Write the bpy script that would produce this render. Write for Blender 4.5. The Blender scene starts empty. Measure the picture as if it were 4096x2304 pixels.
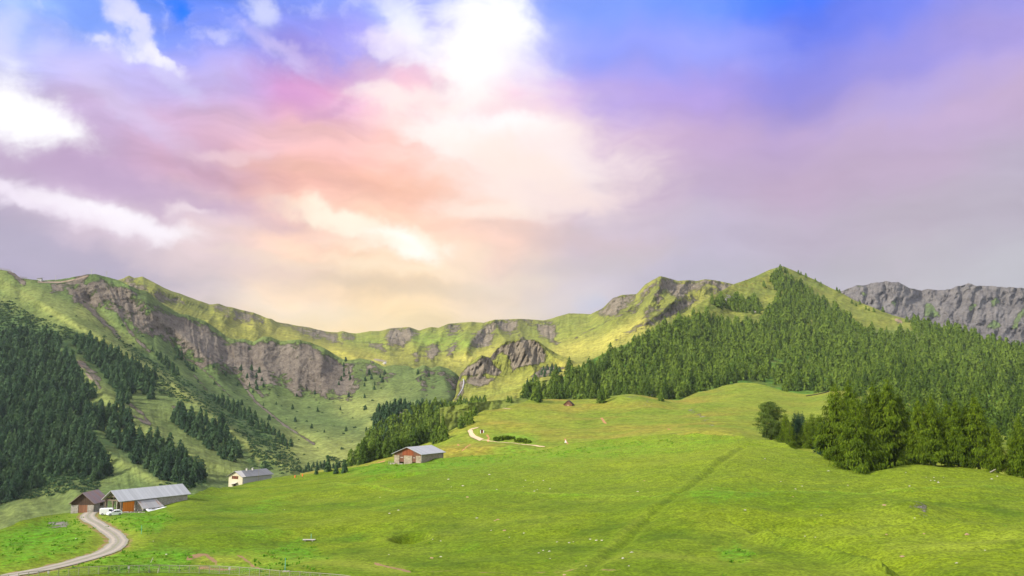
import bpy, math, random
import numpy as np
from mathutils import Vector, Matrix
random.seed(7); RS = np.random.RandomState(11)
C = bpy.context.scene
COL = C.collection
R = math.radians

# ------------------------------------------------------------------ camera, sky, sun, exposure
F_PX = 852.0; PITCH = math.atan(112.0/F_PX); CAMZ = 0.0
cam_d = bpy.data.cameras.new('camera'); cam = bpy.data.objects.new('camera', cam_d); COL.objects.link(cam)
cam_d.sensor_width = 36.0; cam_d.lens = 36.0*F_PX/1024.0
cam_d.clip_start = 0.5; cam_d.clip_end = 60000
cam.location = (0, 0, CAMZ); cam.rotation_euler = (math.pi/2+PITCH, 0, 0)
C.camera = cam
C.view_settings.view_transform = 'Standard'; C.view_settings.look = 'None'
EXPO = 0.7
C.view_settings.exposure = EXPO; C.view_settings.gamma = 1.0
C.render.film_transparent = False
cy = C.cycles
cy.max_bounces = 4; cy.diffuse_bounces = 2; cy.glossy_bounces = 1; cy.transmission_bounces = 2; cy.transparent_max_bounces = 4
cy.volume_bounces = 0
SUN_EL, SUN_AZ = 33.0, -118.0      # azimuth from +Y towards +X
sd = bpy.data.lights.new('sun', 'SUN'); so = bpy.data.objects.new('sun', sd); COL.objects.link(so)
sd.energy = 3.7; sd.angle = R(2.5); sd.color = (1.0, 0.93, 0.78)
_a, _e = R(SUN_AZ), R(SUN_EL)
SUNDIR = Vector((math.sin(_a)*math.cos(_e), math.cos(_a)*math.cos(_e), math.sin(_e)))
so.rotation_euler = SUNDIR.to_track_quat('Z', 'Y').to_euler()

def lin(c, k=1.0):
    o = []
    for v in c[:3]:
        v = v/255.0
        o.append((v/12.92 if v <= 0.04045 else ((v+0.055)/1.055)**2.4)*k)
    return tuple(o)

class NT:
    """small helper that adds nodes to a tree"""
    def __init__(s, tree): s.t = tree; s.n = tree.nodes; s.l = tree.links
    def node(s, typ, **kw):
        nd = s.n.new(typ)
        for k, v in kw.items(): setattr(nd, k, v)
        return nd
    def put(s, sock, v):
        if isinstance(v, bpy.types.NodeSocket): s.l.new(v, sock)
        elif v is not None:
            if sock.type == 'RGBA' and len(v) == 3: v = (*v, 1.0)
            sock.default_value = v
    def math(s, op, a, b=None, c=None, clamp=False):
        nd = s.node('ShaderNodeMath', operation=op, use_clamp=clamp)
        s.put(nd.inputs[0], a)
        if b is not None: s.put(nd.inputs[1], b)
        if c is not None: s.put(nd.inputs[2], c)
        return nd.outputs[0]
    def mix(s, f, a, b, mode='MIX'):
        nd = s.node('ShaderNodeMix', data_type='RGBA', blend_type=mode)
        s.put(nd.inputs[0], f); s.put(nd.inputs[6], a); s.put(nd.inputs[7], b)
        return nd.outputs[2]
    def noise(s, vec, scale, detail=4.0, rough=0.55, dist=0.0):
        nd = s.node('ShaderNodeTexNoise')
        if vec is not None: s.put(nd.inputs['Vector'], vec)
        nd.inputs['Scale'].default_value = scale; nd.inputs['Detail'].default_value = detail
        nd.inputs['Roughness'].default_value = rough; nd.inputs['Distortion'].default_value = dist
        return nd.outputs['Fac']
    def ss(s, v, a, b, lo=0.0, hi=1.0):
        nd = s.node('ShaderNodeMapRange', interpolation_type='SMOOTHSTEP')
        s.put(nd.inputs[0], v); s.put(nd.inputs[1], a); s.put(nd.inputs[2], b); s.put(nd.inputs[3], lo); s.put(nd.inputs[4], hi)
        return nd.outputs[0]
    def attr(s, name):
        return s.node('ShaderNodeAttribute', attribute_name=name).outputs['Fac']
    def vmul(s, v, k):
        nd = s.node('ShaderNodeVectorMath', operation='MULTIPLY'); s.put(nd.inputs[0], v); nd.inputs[1].default_value = k
        return nd.outputs[0]

SP, CP = math.sin(PITCH), math.cos(PITCH)
def ray(px, py):
    x = (px-512.0)/F_PX; y = (288.0-py)/F_PX
    return x, CP-SP*y, SP+CP*y
def azel(px, py):
    x, y, z = ray(px, py)
    return math.degrees(math.atan2(x, y)), math.degrees(math.atan2(z, math.hypot(x, y)))

def build_world():
    w = bpy.data.worlds.new('World'); C.world = w; w.use_nodes = True
    w.node_tree.nodes.clear(); T = NT(w.node_tree)
    K = 1.05*2.0**(-EXPO)
    tc = T.node('ShaderNodeTexCoord').outputs['Generated']
    sep = T.node('ShaderNodeSeparateXYZ'); T.put(sep.inputs[0], tc)
    x, y, z = sep.outputs
    az = T.math('MULTIPLY', T.math('ARCTAN2', x, y), 180/math.pi)
    el = T.math('MULTIPLY', T.math('ARCSINE', z), 180/math.pi)
    cmb = T.node('ShaderNodeCombineXYZ'); T.put(cmb.inputs[0], az); T.put(cmb.inputs[1], el)
    V0 = cmb.outputs[0]
    def warp(V, scale, amp, detail):
        nz = T.node('ShaderNodeTexNoise'); T.put(nz.inputs['Vector'], V); nz.inputs['Scale'].default_value = scale
        nz.inputs['Detail'].default_value = detail; nz.inputs['Roughness'].default_value = 0.6
        s = T.node('ShaderNodeVectorMath', operation='SUBTRACT'); T.put(s.inputs[0], nz.outputs['Color']); s.inputs[1].default_value = (.5, .5, .5)
        m = T.node('ShaderNodeVectorMath', operation='MULTIPLY_ADD'); T.put(m.inputs[0], s.outputs[0]); m.inputs[1].default_value = (amp, amp*.7, 0); T.put(m.inputs[2], V)
        return m.outputs[0]
    V1 = warp(V0, 0.10, 9.0, 3.0)     # soft warp for the colour field
    V2 = warp(V0, 0.22, 5.5, 6.0)     # ragged warp for bright gaps
    s1 = T.node('ShaderNodeSeparateXYZ'); T.put(s1.inputs[0], V1)
    # colour of the lit cloud deck, sampled on an azimuth/elevation lattice
    xs = [0, 100, 200, 300, 400, 500, 600, 700, 800, 900, 1024]
    ys = [0, 48, 96, 144, 192, 240, 290, 335]
    G = [
     [(104,158,255),(95,148,255),(55,130,255),(120,150,252),(150,165,252),(145,168,255),(125,158,255),(110,150,255),(35,115,255),(55,128,255),(85,140,252)],
     [(150,182,255),(124,162,255),(122,148,252),(140,142,232),(175,165,240),(190,190,248),(146,158,252),(146,156,250),(100,122,240),(118,134,242),(146,150,238)],
     [(184,188,244),(192,186,242),(190,176,232),(208,145,198),(240,185,205),(238,195,222),(182,162,228),(182,158,226),(148,138,220),(164,152,228),(170,156,226)],
     [(192,175,214),(198,174,214),(210,174,208),(238,188,190),(247,192,180),(250,212,205),(206,176,208),(196,168,208),(184,160,204),(194,170,210),(194,170,206)],
     [(196,176,202),(190,160,196),(204,162,186),(240,182,168),(246,190,168),(248,212,196),(200,175,196),(192,170,198),(194,170,198),(190,168,196),(184,172,194)],
     [(172,160,184),(214,192,210),(228,202,204),(244,204,178),(246,200,172),(232,195,178),(204,186,198),(192,180,202),(188,175,194),(186,174,190),(184,174,190)],
     [(180,170,196),(180,168,188),(205,188,188),(232,205,175),(240,210,168),(220,200,182),(202,192,202),(186,180,196),(186,180,192),(190,185,192),(190,188,195)],
     [(182,172,196),(184,174,190),(214,198,184),(235,212,170),(238,212,160),(226,208,176),(205,198,200),(192,186,198),(190,186,194),(194,190,194),(194,192,198)]]
    A0, A1 = -36.0, 36.0
    els = [azel(512, v)[1] for v in ys]
    rows = []
    for j, e0 in enumerate(els):
        r = T.node('ShaderNodeValToRGB'); r.color_ramp.interpolation = 'B_SPLINE' if False else 'EASE'
        T.put(r.inputs[0], T.node('ShaderNodeMapRange').outputs[0]) if False else None
        cr = r.color_ramp
        stops = []
        for i, xx in enumerate(xs):
            stops.append(((azel(xx, ys[j])[0]-A0)/(A1-A0), lin(G[j][i], K*(1.0+(.12+.10*(ys[j] > 220))*math.exp(-((xx-400)/180)**2)*(ys[j] > 90)))))
        while len(cr.elements) < len(stops): cr.elements.new(0.5)
        for i, (p, c) in enumerate(stops):
            cr.elements[i].position = p
        for i, (p, c) in enumerate(stops):
            cr.elements[i].color = (*c, 1)
        rows.append(r)
    azn = T.math('DIVIDE', T.math('SUBTRACT', s1.outputs[0], A0), A1-A0)
    def after(v, c):     # same value, evaluated only once c is known (keeps the shader stack short)
        nd = T.node('ShaderNodeVectorMath', operation='MULTIPLY_ADD'); T.put(nd.inputs[0], c); nd.inputs[1].default_value = (1e-7, 1e-7, 1e-7); T.put(nd.inputs[2], v)
        return nd.outputs[0]
    T.put(rows[-1].inputs[0], azn)
    col = rows[-1].outputs[0]
    for j in range(len(rows)-2, -1, -1):
        f = T.ss(s1.outputs[1], els[j+1], els[j])
        T.put(rows[j].inputs[0], T.math('MULTIPLY_ADD', f, 1e-7, azn))
        col = T.mix(f, col, rows[j].outputs[0])
    # soft streaks in the deck
    st = T.node('ShaderNodeMapping'); T.put(st.inputs[0], V1); st.inputs['Rotation'].default_value = (0, 0, R(22)); st.inputs['Scale'].default_value = (0.10, 0.38, 1)
    n1 = T.noise(st.outputs[0], 1.0, 5, 0.58)
    amp = T.ss(az, 4.0, -6.0, 0.30, 0.85)
    k1 = T.math('ADD', T.math('MULTIPLY', T.math('SUBTRACT', n1, 0.5), amp), 1.0)
    cmbk = T.node('ShaderNodeCombineXYZ')
    for i in range(3): T.put(cmbk.inputs[i], k1)
    col = T.mix(1.0, col, cmbk.outputs[0], 'MULTIPLY')
    n2 = T.noise(V2, 0.5, 7, 0.62)
    fm = T.node('ShaderNodeMapping'); T.put(fm.inputs[0], V1); fm.inputs['Rotation'].default_value = (0, 0, R(18)); fm.inputs['Scale'].default_value = (0.28, 0.75, 1)
    nfe = T.math('MULTIPLY', T.math('SUBTRACT', T.noise(fm.outputs[0], 1.0, 6, .62), .5), 3.0)
    wisp = T.math('MULTIPLY', T.ss(n2, 0.50, 0.72), T.ss(az, 2.0, -14.0, 0.02, 0.30))
    col = T.mix(T.math('MULTIPLY', wisp, T.ss(el, 16, 25)), col, lin((225, 225, 255), K*1.05))
    blobs = [  # px, py, rx, ry, tilt(deg, image clockwise), weight, colour, softness
     (178,6,13,9,60,1.0,(0,118,255),.5),(186,14,6,6,90,.9,(5,122,255),.6),
     (425,30,12,20,10,.6,(168,172,250),1),(340,40,20,16,10,.55,(150,140,240),1),(318,62,34,9,20,.5,(165,140,225),1),
     (345,82,36,12,-12,.5,(216,150,200),1),(300,100,44,10,20,.4,(205,150,205),1),(436,82,10,6,20,.85,(205,140,190),.7),(418,66,12,6,0,.5,(225,155,205),.8),(330,106,16,5,-20,.5,(196,140,190),1),
     (110,180,130,13,9,.8,(186,158,194),1),(30,250,90,15,10,.85,(174,164,188),1),(70,268,120,10,8,.35,(178,170,192),1),
     (320,175,70,7,8,.45,(228,178,160),1),(440,190,60,8,10,.45,(242,186,156),1),(560,236,70,9,6,.4,(208,184,180),1),(330,275,90,10,5,.35,(208,184,166),1),(420,290,80,8,4,.35,(204,188,160),1),
     (590,262,60,7,-6,.4,(200,188,186),1),(585,306,14,8,0,.5,(190,200,225),1),
     (820,70,90,20,0,.35,(125,135,235),1),(850,110,60,14,0,.3,(150,140,212),1),(760,170,120,12,-6,.25,(180,158,196),1),
     (6,106,34,24,20,1.0,(262,262,266),.75),(40,121,34,13,10,.95,(260,258,264),.8),
     (0,36,16,22,20,.5,(225,228,255),1),
     (112,6,30,8,42,.75,(222,222,255),1),(135,36,24,7,55,.8,(228,228,255),.9),(140,54,12,5,20,.8,(245,243,255),.8),(160,60,14,4,24,.95,(252,250,255),.7),(104,45,11,5,12,.7,(245,243,255),1),
     (172,76,22,7,28,.45,(215,212,250),1),(118,96,60,9,36,.3,(208,200,245),1),(150,118,70,8,24,.28,(220,205,238),1),
     (256,8,18,10,48,.75,(225,228,255),.9),(222,38,10,4,10,.6,(215,215,255),1),(265,48,26,6,24,.5,(205,200,252),1),(290,62,22,6,20,.5,(215,195,240),1),
     (404,26,18,18,30,.9,(250,250,262),.9),(396,8,24,12,20,.5,(225,230,258),1),(376,42,12,8,0,.6,(238,228,255),1),(400,46,22,9,0,.6,(245,235,255),1),
     (488,34,34,44,-18,.85,(252,252,262),.85),(492,34,20,30,-12,1.0,(265,265,268),.7),(458,52,34,12,10,.85,(255,252,262),.9),(520,62,40,14,35,.45,(228,222,252),1),
     (464,82,20,22,0,.95,(264,262,262),.8),(396,95,30,8,0,.8,(258,244,240),.9),(438,108,14,5,0,.6,(255,244,240),1),
     (484,120,90,34,10,.55,(254,236,228),1),(514,131,24,9,0,.95,(266,264,262),.9),(462,136,34,12,14,.9,(266,262,256),.9),(530,140,50,14,0,.7,(255,240,238),1),
     (545,176,66,26,4,.8,(254,238,232),1),(560,164,40,14,0,.5,(254,240,240),1),(500,205,40,9,0,.75,(256,240,226),1),(575,196,40,9,0,.5,(250,226,224),1),(505,160,60,12,22,.6,(255,232,218),1),
     (96,212,66,8,7,.95,(258,252,262),.8),(128,222,34,9,0,.75,(250,240,250),1),(10,196,26,5,26,.75,(246,236,250),1),(48,206,40,10,12,.6,(240,225,242),1),(188,206,16,3,0,.6,(248,232,238),1),(205,214,30,6,12,.4,(238,218,224),1),(235,152,26,5,0,.5,(245,215,222),1),
     (342,216,26,7,8,.9,(262,252,232),.9),(312,212,30,5,6,.5,(255,238,214),1),(384,230,40,7,12,.6,(255,240,218),1),(408,243,26,10,10,1.0,(266,262,246),.9),(372,240,30,4,4,.5,(255,240,214),1),(430,236,14,5,20,.5,(255,244,220),1),(384,262,40,5,8,.6,(255,236,206),1),(462,264,16,12,0,.5,(250,228,200),1),(300,262,60,5,6,.4,(250,228,196),1),
     (200,255,90,12,6,.35,(236,214,218),1),(280,306,46,7,9,.55,(244,228,206),1),(345,322,60,8,3,.5,(242,224,186),1),(500,286,46,6,-8,.35,(236,220,198),1),(560,300,36,9,-16,.4,(226,216,214),1),
     (640,214,60,10,0,.25,(214,198,214),1),(735,46,40,16,10,.35,(175,178,255),1),(905,104,40,12,-16,.3,(192,178,236),1),(940,122,30,7,0,.3,(205,178,218),1),
    ]
    for (px, py, rx, ry, tilt, wgt, c, soft) in blobs:
        a0, e0 = azel(px, py); a1 = azel(px+10, py)[0]; e1 = azel(px, py-10)[1]
        sx, sy = (a1-a0)/10, (e1-e0)/10
        mp = T.node('ShaderNodeMapping', vector_type='TEXTURE'); T.put(mp.inputs[0], after(V2, col))
        mp.inputs['Location'].default_value = (a0, e0, 0); mp.inputs['Rotation'].default_value = (0, 0, R(-tilt))
        mp.inputs['Scale'].default_value = (rx*1.78*sx, ry*1.78*sy, 1)
        ln = T.node('ShaderNodeVectorMath', operation='LENGTH'); T.put(ln.inputs[0], mp.outputs[0])
        f = T.ss(ln.outputs['Value'], 1.55, .10, 0.0, 1.0)
        br = max(c) > 240
        f = T.math('ADD', f, T.math('MULTIPLY', nfe, T.math('MULTIPLY', T.math('SUBTRACT', 1.0, f), T.math('MULTIPLY', f, 1.35 if br else 1.0))))
        f = T.ss(f, .0, 1.30-.25*(1-soft), 0.0, min(1.0, wgt*1.05))
        cl = [min(v, 255) for v in c]; over = max(c)/255.0 if max(c) > 255 else 1.0
        col = T.mix(f, col, lin(cl, K*min(1.12, over**2.2)))
    # high overhead and behind: clear sky, unseen cloud brightened to lift ambient fill
    sky = T.node('ShaderNodeTexSky', sky_type='NISHITA')
    sky.sun_disc = False; sky.sun_elevation = R(SUN_EL); sky.sun_rotation = R(SUN_AZ)
    skc = T.mix(1.0, sky.outputs[0], (0.10, 0.10, 0.10), 'MULTIPLY')
    fill_cloudn = T.ss(T.noise(tc, 2.2, 7, .6), .34, .56)
    skc = T.mix(T.math('MULTIPLY', fill_cloudn, .75), skc, (0.92, 0.90, 0.92))
    side = T.ss(T.math('ABSOLUTE', az), 48, 90)
    up = T.ss(el, 27, 45)
    col = T.mix(T.math('MAXIMUM', side, up), col, skc)
    col = T.mix(T.ss(z, 0.0, -0.06), col, (0.10, 0.12, 0.06))
    bg = T.node('ShaderNodeBackground'); T.put(bg.inputs[0], col); bg.inputs[1].default_value = 1.0
    out = T.node('ShaderNodeOutputWorld'); T.put(out.inputs[0], bg.outputs[0])
    w.cycles.sampling_method = 'NONE'
build_world()

# ------------------------------------------------------------------ numpy noise
_perm = RS.permutation(512).astype(np.int64)
_perm = np.concatenate([_perm, _perm, _perm])
_gr = np.stack([np.cos(np.arange(512)*2.399963), np.sin(np.arange(512)*2.399963)], 1)
def perlin(x, y, seed=0):
    xi = np.floor(x).astype(np.int64); yi = np.floor(y).astype(np.int64)
    xf = x-xi; yf = y-yi
    u = xf*xf*xf*(xf*(xf*6-15)+10); v = yf*yf*yf*(yf*(yf*6-15)+10)
    def g(ix, iy, fx, fy):
        h = _perm[(_perm[(ix+seed*37) & 511]+iy) & 511]
        return _gr[h, 0]*fx+_gr[h, 1]*fy
    a = g(xi, yi, xf, yf); b = g(xi+1, yi, xf-1, yf); c = g(xi, yi+1, xf, yf-1); d = g(xi+1, yi+1, xf-1, yf-1)
    return (a+(b-a)*u+(c-a)*v+(a-b-c+d)*u*v)*1.5
def fbm(x, y, oct=5, seed=0, rough=0.5, ridged=False):
    s = 0; a = 1; t = 0
    for i in range(oct):
        n = perlin(x, y, seed+i)
        if ridged: n = 1-2*np.abs(n)
        s = s+a*n; t += a; a *= rough; x = x*2.03+13.7; y = y*2.03+7.1
    return s/t
def gauss1(a, sig, axis):
    if sig <= 0: return a
    k = int(3*sig)+1; w = np.exp(-0.5*(np.arange(-k, k+1)/sig)**2); w /= w.sum()
    pad = [(0, 0)]*a.ndim; pad[axis] = (k, k)
    b = np.pad(a, pad, mode='reflect', reflect_type='odd') if a.shape[axis] > k+1 else np.pad(a, pad, mode='edge')
    return np.apply_along_axis(lambda m: np.convolve(m, w, 'valid'), axis, b)
def polydist(X, Y, pts):
    """distance to an open polyline, and the fraction along it"""
    best = np.full(X.shape, 1e9); sg = np.zeros(X.shape)
    for (x0, y0), (x1, y1) in zip(pts[:-1], pts[1:]):
        dx, dy = x1-x0, y1-y0; L = dx*dx+dy*dy+1e-9
        t = np.clip(((X-x0)*dx+(Y-y0)*dy)/L, 0, 1)
        d = np.hypot(X-(x0+t*dx), Y-(y0+t*dy))
        s = np.sign((X-x0)*dy-(Y-y0)*dx)
        m = d < best; best = np.where(m, d, best); sg = np.where(m, s, sg)
    return best, sg
def inpoly(X, Y, pts):
    ins = np.zeros(X.shape, bool); n = len(pts); j = n-1
    for i in range(n):
        xi, yi = pts[i]; xj, yj = pts[j]
        c = ((yi > Y) != (yj > Y)) & (X < (xj-xi)*(Y-yi)/(yj-yi+1e-12)+xi)
        ins ^= c; j = i
    return ins
def polymask(X, Y, polys, soft=3.0, warpn=0.0, seed=3):
    if warpn:
        X = X+fbm(X/9., Y/9., 4, seed, .6)*warpn; Y = Y+fbm(X/9.+50, Y/9., 4, seed+9, .6)*warpn
    m = np.zeros(X.shape)
    for p in polys:
        x0 = min(a for a, b in p)-soft*2; x1 = max(a for a, b in p)+soft*2; y0 = min(b for a, b in p)-soft*2; y1 = max(b for a, b in p)+soft*2
        sel = (X > x0) & (X < x1) & (Y > y0) & (Y < y1)
        if not sel.any(): continue
        xs, ys = X[sel], Y[sel]
        d, _ = polydist(xs, ys, p+[p[0]]); i = inpoly(xs, ys, p)
        v = np.clip(0.5+np.where(i, d, -d)/(2*soft), 0, 1)
        m[sel] = np.maximum(m[sel], v)
    return m
def unproj(px, py, r):
    x = (px-512.0)/F_PX; y = (288.0-py)/F_PX
    d = CP-SP*y
    return x/d*r, r+0*x, (SP+CP*y)/d*r+CAMZ
def project(P):
    x, y, z = P[..., 0], P[..., 1], P[..., 2]-CAMZ
    f = CP*y+SP*z; u = CP*z-SP*y
    return 512+F_PX*x/f, 288-F_PX*u/f

# ------------------------------------------------------------------ object helpers
def tag(o, label=None, cat=None, group=None, kind=None):
    if label: o['label'] = label
    if cat: o['category'] = cat
    if group: o['group'] = group
    if kind: o['kind'] = kind
    return o
def empty(name, loc=(0, 0, 0), rz=0.0, label=None, cat=None, group=None):
    o = bpy.data.objects.new(name, None); COL.objects.link(o); o.empty_display_size = .2
    o.location = loc; o.rotation_euler = (0, 0, rz)
    return tag(o, label, cat, group)
def obj(name, mesh, mat=None, parent=None):
    o = bpy.data.objects.new(name, mesh); COL.objects.link(o)
    if mat and not mesh.materials: mesh.materials.append(mat)
    if parent: o.parent = parent
    return o
def np_mesh(name, V, Fc, smooth=False, attrs=None):
    """V (n,3), Fc (m,3|4) ints"""
    me = bpy.data.meshes.new(name); V = np.asarray(V, np.float32); Fc = np.asarray(Fc, np.int32)
    k = Fc.shape[1]
    me.vertices.add(len(V)); me.vertices.foreach_set('co', V.ravel())
    me.loops.add(Fc.size); me.loops.foreach_set('vertex_index', Fc.ravel())
    me.polygons.add(len(Fc)); me.polygons.foreach_set('loop_start', np.arange(0, Fc.size, k, dtype=np.int32))
    me.polygons.foreach_set('loop_total', np.full(len(Fc), k, np.int32))
    me.update(calc_edges=True)
    if smooth: me.polygons.foreach_set('use_smooth', np.ones(len(Fc), bool))
    for an, av in (attrs or {}).items():
        a = me.attributes.new(an, 'FLOAT', 'POINT'); a.data.foreach_set('value', np.asarray(av, np.float32).ravel())
    me.update()
    return me

class MB:
    """collects boxes, prisms and tubes into one mesh"""
    def __init__(s): s.v = []; s.f = []
    def add(s, vs, fs):
        n = len(s.v); s.v += [tuple(v) for v in vs]; s.f += [[i+n for i in f] for f in fs]; return s
    def box(s, x0, x1, y0, y1, z0, z1):
        return s.add([(x0,y0,z0),(x1,y0,z0),(x1,y1,z0),(x0,y1,z0),(x0,y0,z1),(x1,y0,z1),(x1,y1,z1),(x0,y1,z1)],
                     [(0,3,2,1),(4,5,6,7),(0,1,5,4),(1,2,6,5),(2,3,7,6),(3,0,4,7)])
    def prism(s, pts, y0, y1):      # outline in x,z extruded along y
        n = len(pts)
        return s.add([(x, y0, z) for x, z in pts]+[(x, y1, z) for x, z in pts],
                     [tuple(range(n)), tuple(range(2*n-1, n-1, -1))]+[(i, i+n, (i+1) % n+n, (i+1) % n) for i in range(n)])
    def prismx(s, pts, x0, x1):     # outline in y,z extruded along x
        n = len(pts)
        return s.add([(x0, y, z) for y, z in pts]+[(x1, y, z) for y, z in pts],
                     [tuple(range(n)), tuple(range(2*n-1, n-1, -1))]+[(i, i+n, (i+1) % n+n, (i+1) % n) for i in range(n)])
    def slab(s, a, b, c, d, t):     # four corners, thickened downwards
        vs = [a, b, c, d]; vs = [Vector(v) for v in vs]
        nn = (vs[1]-vs[0]).cross(vs[3]-vs[0]).normalized()
        if nn.z < 0: nn = -nn
        lo = [v-nn*t for v in vs]
        return s.add(vs+lo, [(0,1,2,3),(7,6,5,4),(0,4,5,1),(1,5,6,2),(2,6,7,3),(3,7,4,0)])
    def tube(s, p0, p1, r0, r1=None, n=8):
        r1 = r0 if r1 is None else r1
        p0, p1 = Vector(p0), Vector(p1); d = (p1-p0).normalized()
        a = d.cross(Vector((0, 0, 1))) if abs(d.z) < .9 else d.cross(Vector((1, 0, 0))); a.normalize(); b = d.cross(a)
        vs = []
        for p, r in ((p0, r0), (p1, r1)):
            for i in range(n):
                t = 2*math.pi*i/n; vs.append(p+(a*math.cos(t)+b*math.sin(t))*r)
        fs = [(i, (i+1) % n, (i+1) % n+n, i+n) for i in range(n)]+[tuple(range(n-1, -1, -1)), tuple(range(n, 2*n))]
        return s.add(vs, fs)
    def build(s, name, mat, parent=None, bevel=0.0, smooth=False):
        me = bpy.data.meshes.new(name); me.from_pydata(s.v, [], s.f); me.validate(); me.update()
        import bmesh
        bm = bmesh.new(); bm.from_mesh(me); bmesh.ops.recalc_face_normals(bm, faces=bm.faces)
        if bevel: bmesh.ops.bevel(bm, geom=list(bm.edges), offset=bevel, segments=2, affect='EDGES', clamp_overlap=True)
        bm.to_mesh(me); bm.free()
        if smooth:
            for p in me.polygons: p.use_smooth = True
        return obj(name, me, mat, parent)

# ------------------------------------------------------------------ materials
def newmat(name):
    m = bpy.data.materials.new(name); m.use_nodes = True; m.node_tree.nodes.clear(); return m, NT(m.node_tree)
def finish(T, col, rough=0.9, height=None, bdist=0.1, bstr=1.0, spec=0.2, metal=0.0, trans=None):
    b = T.node('ShaderNodeBsdfPrincipled'); T.put(b.inputs['Base Color'], col); T.put(b.inputs['Roughness'], rough)
    b.inputs['Specular IOR Level'].default_value = spec; T.put(b.inputs['Metallic'], metal)
    if height is not None:
        bp = T.node('ShaderNodeBump'); bp.inputs['Distance'].default_value = bdist; bp.inputs['Strength'].default_value = bstr
        T.put(bp.inputs['Height'], height); T.l.new(bp.outputs[0], b.inputs['Normal'])
    sh = b.outputs[0]
    if trans:
        tr = T.node('ShaderNodeBsdfTranslucent'); T.put(tr.inputs[0], trans[1])
        mx = T.node('ShaderNodeMixShader'); mx.inputs[0].default_value = trans[0]; T.l.new(sh, mx.inputs[1]); T.l.new(tr.outputs[0], mx.inputs[2]); sh = mx.outputs[0]
    o = T.node('ShaderNodeOutputMaterial'); T.l.new(sh, o.inputs[0])
def mat_ground(name, g1, g2, g3, lush, dry_sunlit, rock1=(.20,.175,.165), rock2=(.34,.31,.29), dirt=(.42,.30,.20), sb=.01, sm=.06, sf=.6, sr=.03, bump=.3, rbump=4.0, stretch=(1,1,1), thr=0.5, grain=1.0):
    m, T = newmat(name)
    P = T.node('ShaderNodeTexCoord').outputs['Object']
    Pn = T.vmul(P, stretch)
    nb = T.noise(P, sb, 4, .55); nm = T.noise(Pn, sm, 5, .6); nf = T.noise(Pn, sf, 5, .65)
    nx = T.noise(P, sf*.23, 4, .6)
    col = T.mix(T.ss(nb, .38, .62), g1, g2)
    col = T.mix(T.ss(nm, .45, .70, 0, .75), col, g3)
    lu = T.math('MULTIPLY', T.attr('lush'), T.ss(nx, .36, .56, .25, 1.0))
    col = T.mix(lu, col, lush)
    dr = T.math('MULTIPLY', T.attr('dry_sunlit'), T.ss(nm, .30, .60, .4, 1.0))  # mask holds parched grass and, in places, sunlight painted into the colour
    col = T.mix(dr, col, dry_sunlit)
    spk = T.ss(nf, .28, .72, 1-.34*grain, 1+.32*grain)
    spk2 = T.ss(nx, .34, .66, .84, 1.15)
    c3 = T.node('ShaderNodeCombineXYZ'); k = T.math('MULTIPLY', spk, spk2)
    for i in range(3): T.put(c3.inputs[i], k)
    col = T.mix(1.0, col, c3.outputs[0], 'MULTIPLY')
    # bare rock and scree
    rn = T.noise(T.vmul(P, (1, 1, .8)), sr, 8, .72); rn2 = T.noise(P, sr*7, 5, .7)
    rl = T.noise(P, sr*.16, 4, .6)
    rc = T.mix(T.ss(T.math('ADD', T.math('MULTIPLY', rn, .65), T.math('MULTIPLY', rl, .35)), .38, .62), rock1, rock2)
    rc = T.mix(T.ss(rn2, .50, .76, 0, .8), rc, tuple(min(.62, v*1.65) for v in rock2))
    rc = T.mix(T.ss(rn2, .46, .28, 0, .7), rc, tuple(v*.45 for v in rock1))
    ra = T.math('ADD', T.attr('rock'), T.math('MULTIPLY', T.math('SUBTRACT', T.noise(T.vmul(P, (1, 1, .6)), sr*.7, 9, .76), .5), 2.6))
    rf = T.ss(ra, thr-.12, thr+.12)
    rf = T.math('MULTIPLY', rf, T.ss(T.attr('rock'), .02, .2))
    col = T.mix(rf, col, rc)
    df = T.ss(T.math('ADD', T.attr('dirt'), T.math('MULTIPLY', T.math('SUBTRACT', nx, .5), 1.2)), .42, .68)
    df = T.math('MULTIPLY', df, T.ss(T.attr('dirt'), .02, .15))
    col = T.mix(df, col, T.mix(nf, dirt, tuple(v*.6 for v in dirt)))
    h = T.math('ADD', T.math('MULTIPLY', T.math('ADD', nf, T.math('MULTIPLY', nx, 1.5)), bump), T.math('MULTIPLY', T.math('MULTIPLY', T.math('ADD', rn, T.math('MULTIPLY', rn2, .5)), rf), rbump))
    finish(T, col, .95, h, 1.0, 1.0, .1)
    return m
def mat_plain(name, col, rough=.7, var=.25, scale=2.0, bump=0.0, metal=0.0, spec=.4, stretch=(1, 1, 1), dark=None, dthr=(.5, .8)):
    m, T = newmat(name)
    P = T.vmul(T.node('ShaderNodeTexCoord').outputs['Object'], stretch)
    n = T.noise(P, scale, 6, .6)
    c = T.mix(n, tuple(v*(1-var) for v in col), tuple(min(1, v*(1+var)) for v in col))
    if dark is not None:
        c = T.mix(T.ss(T.noise(P, scale*.35, 5, .6), dthr[0], dthr[1]), c, dark)
    finish(T, c, rough, n if bump else None, bump, 1.0, spec, metal)
    return m
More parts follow.
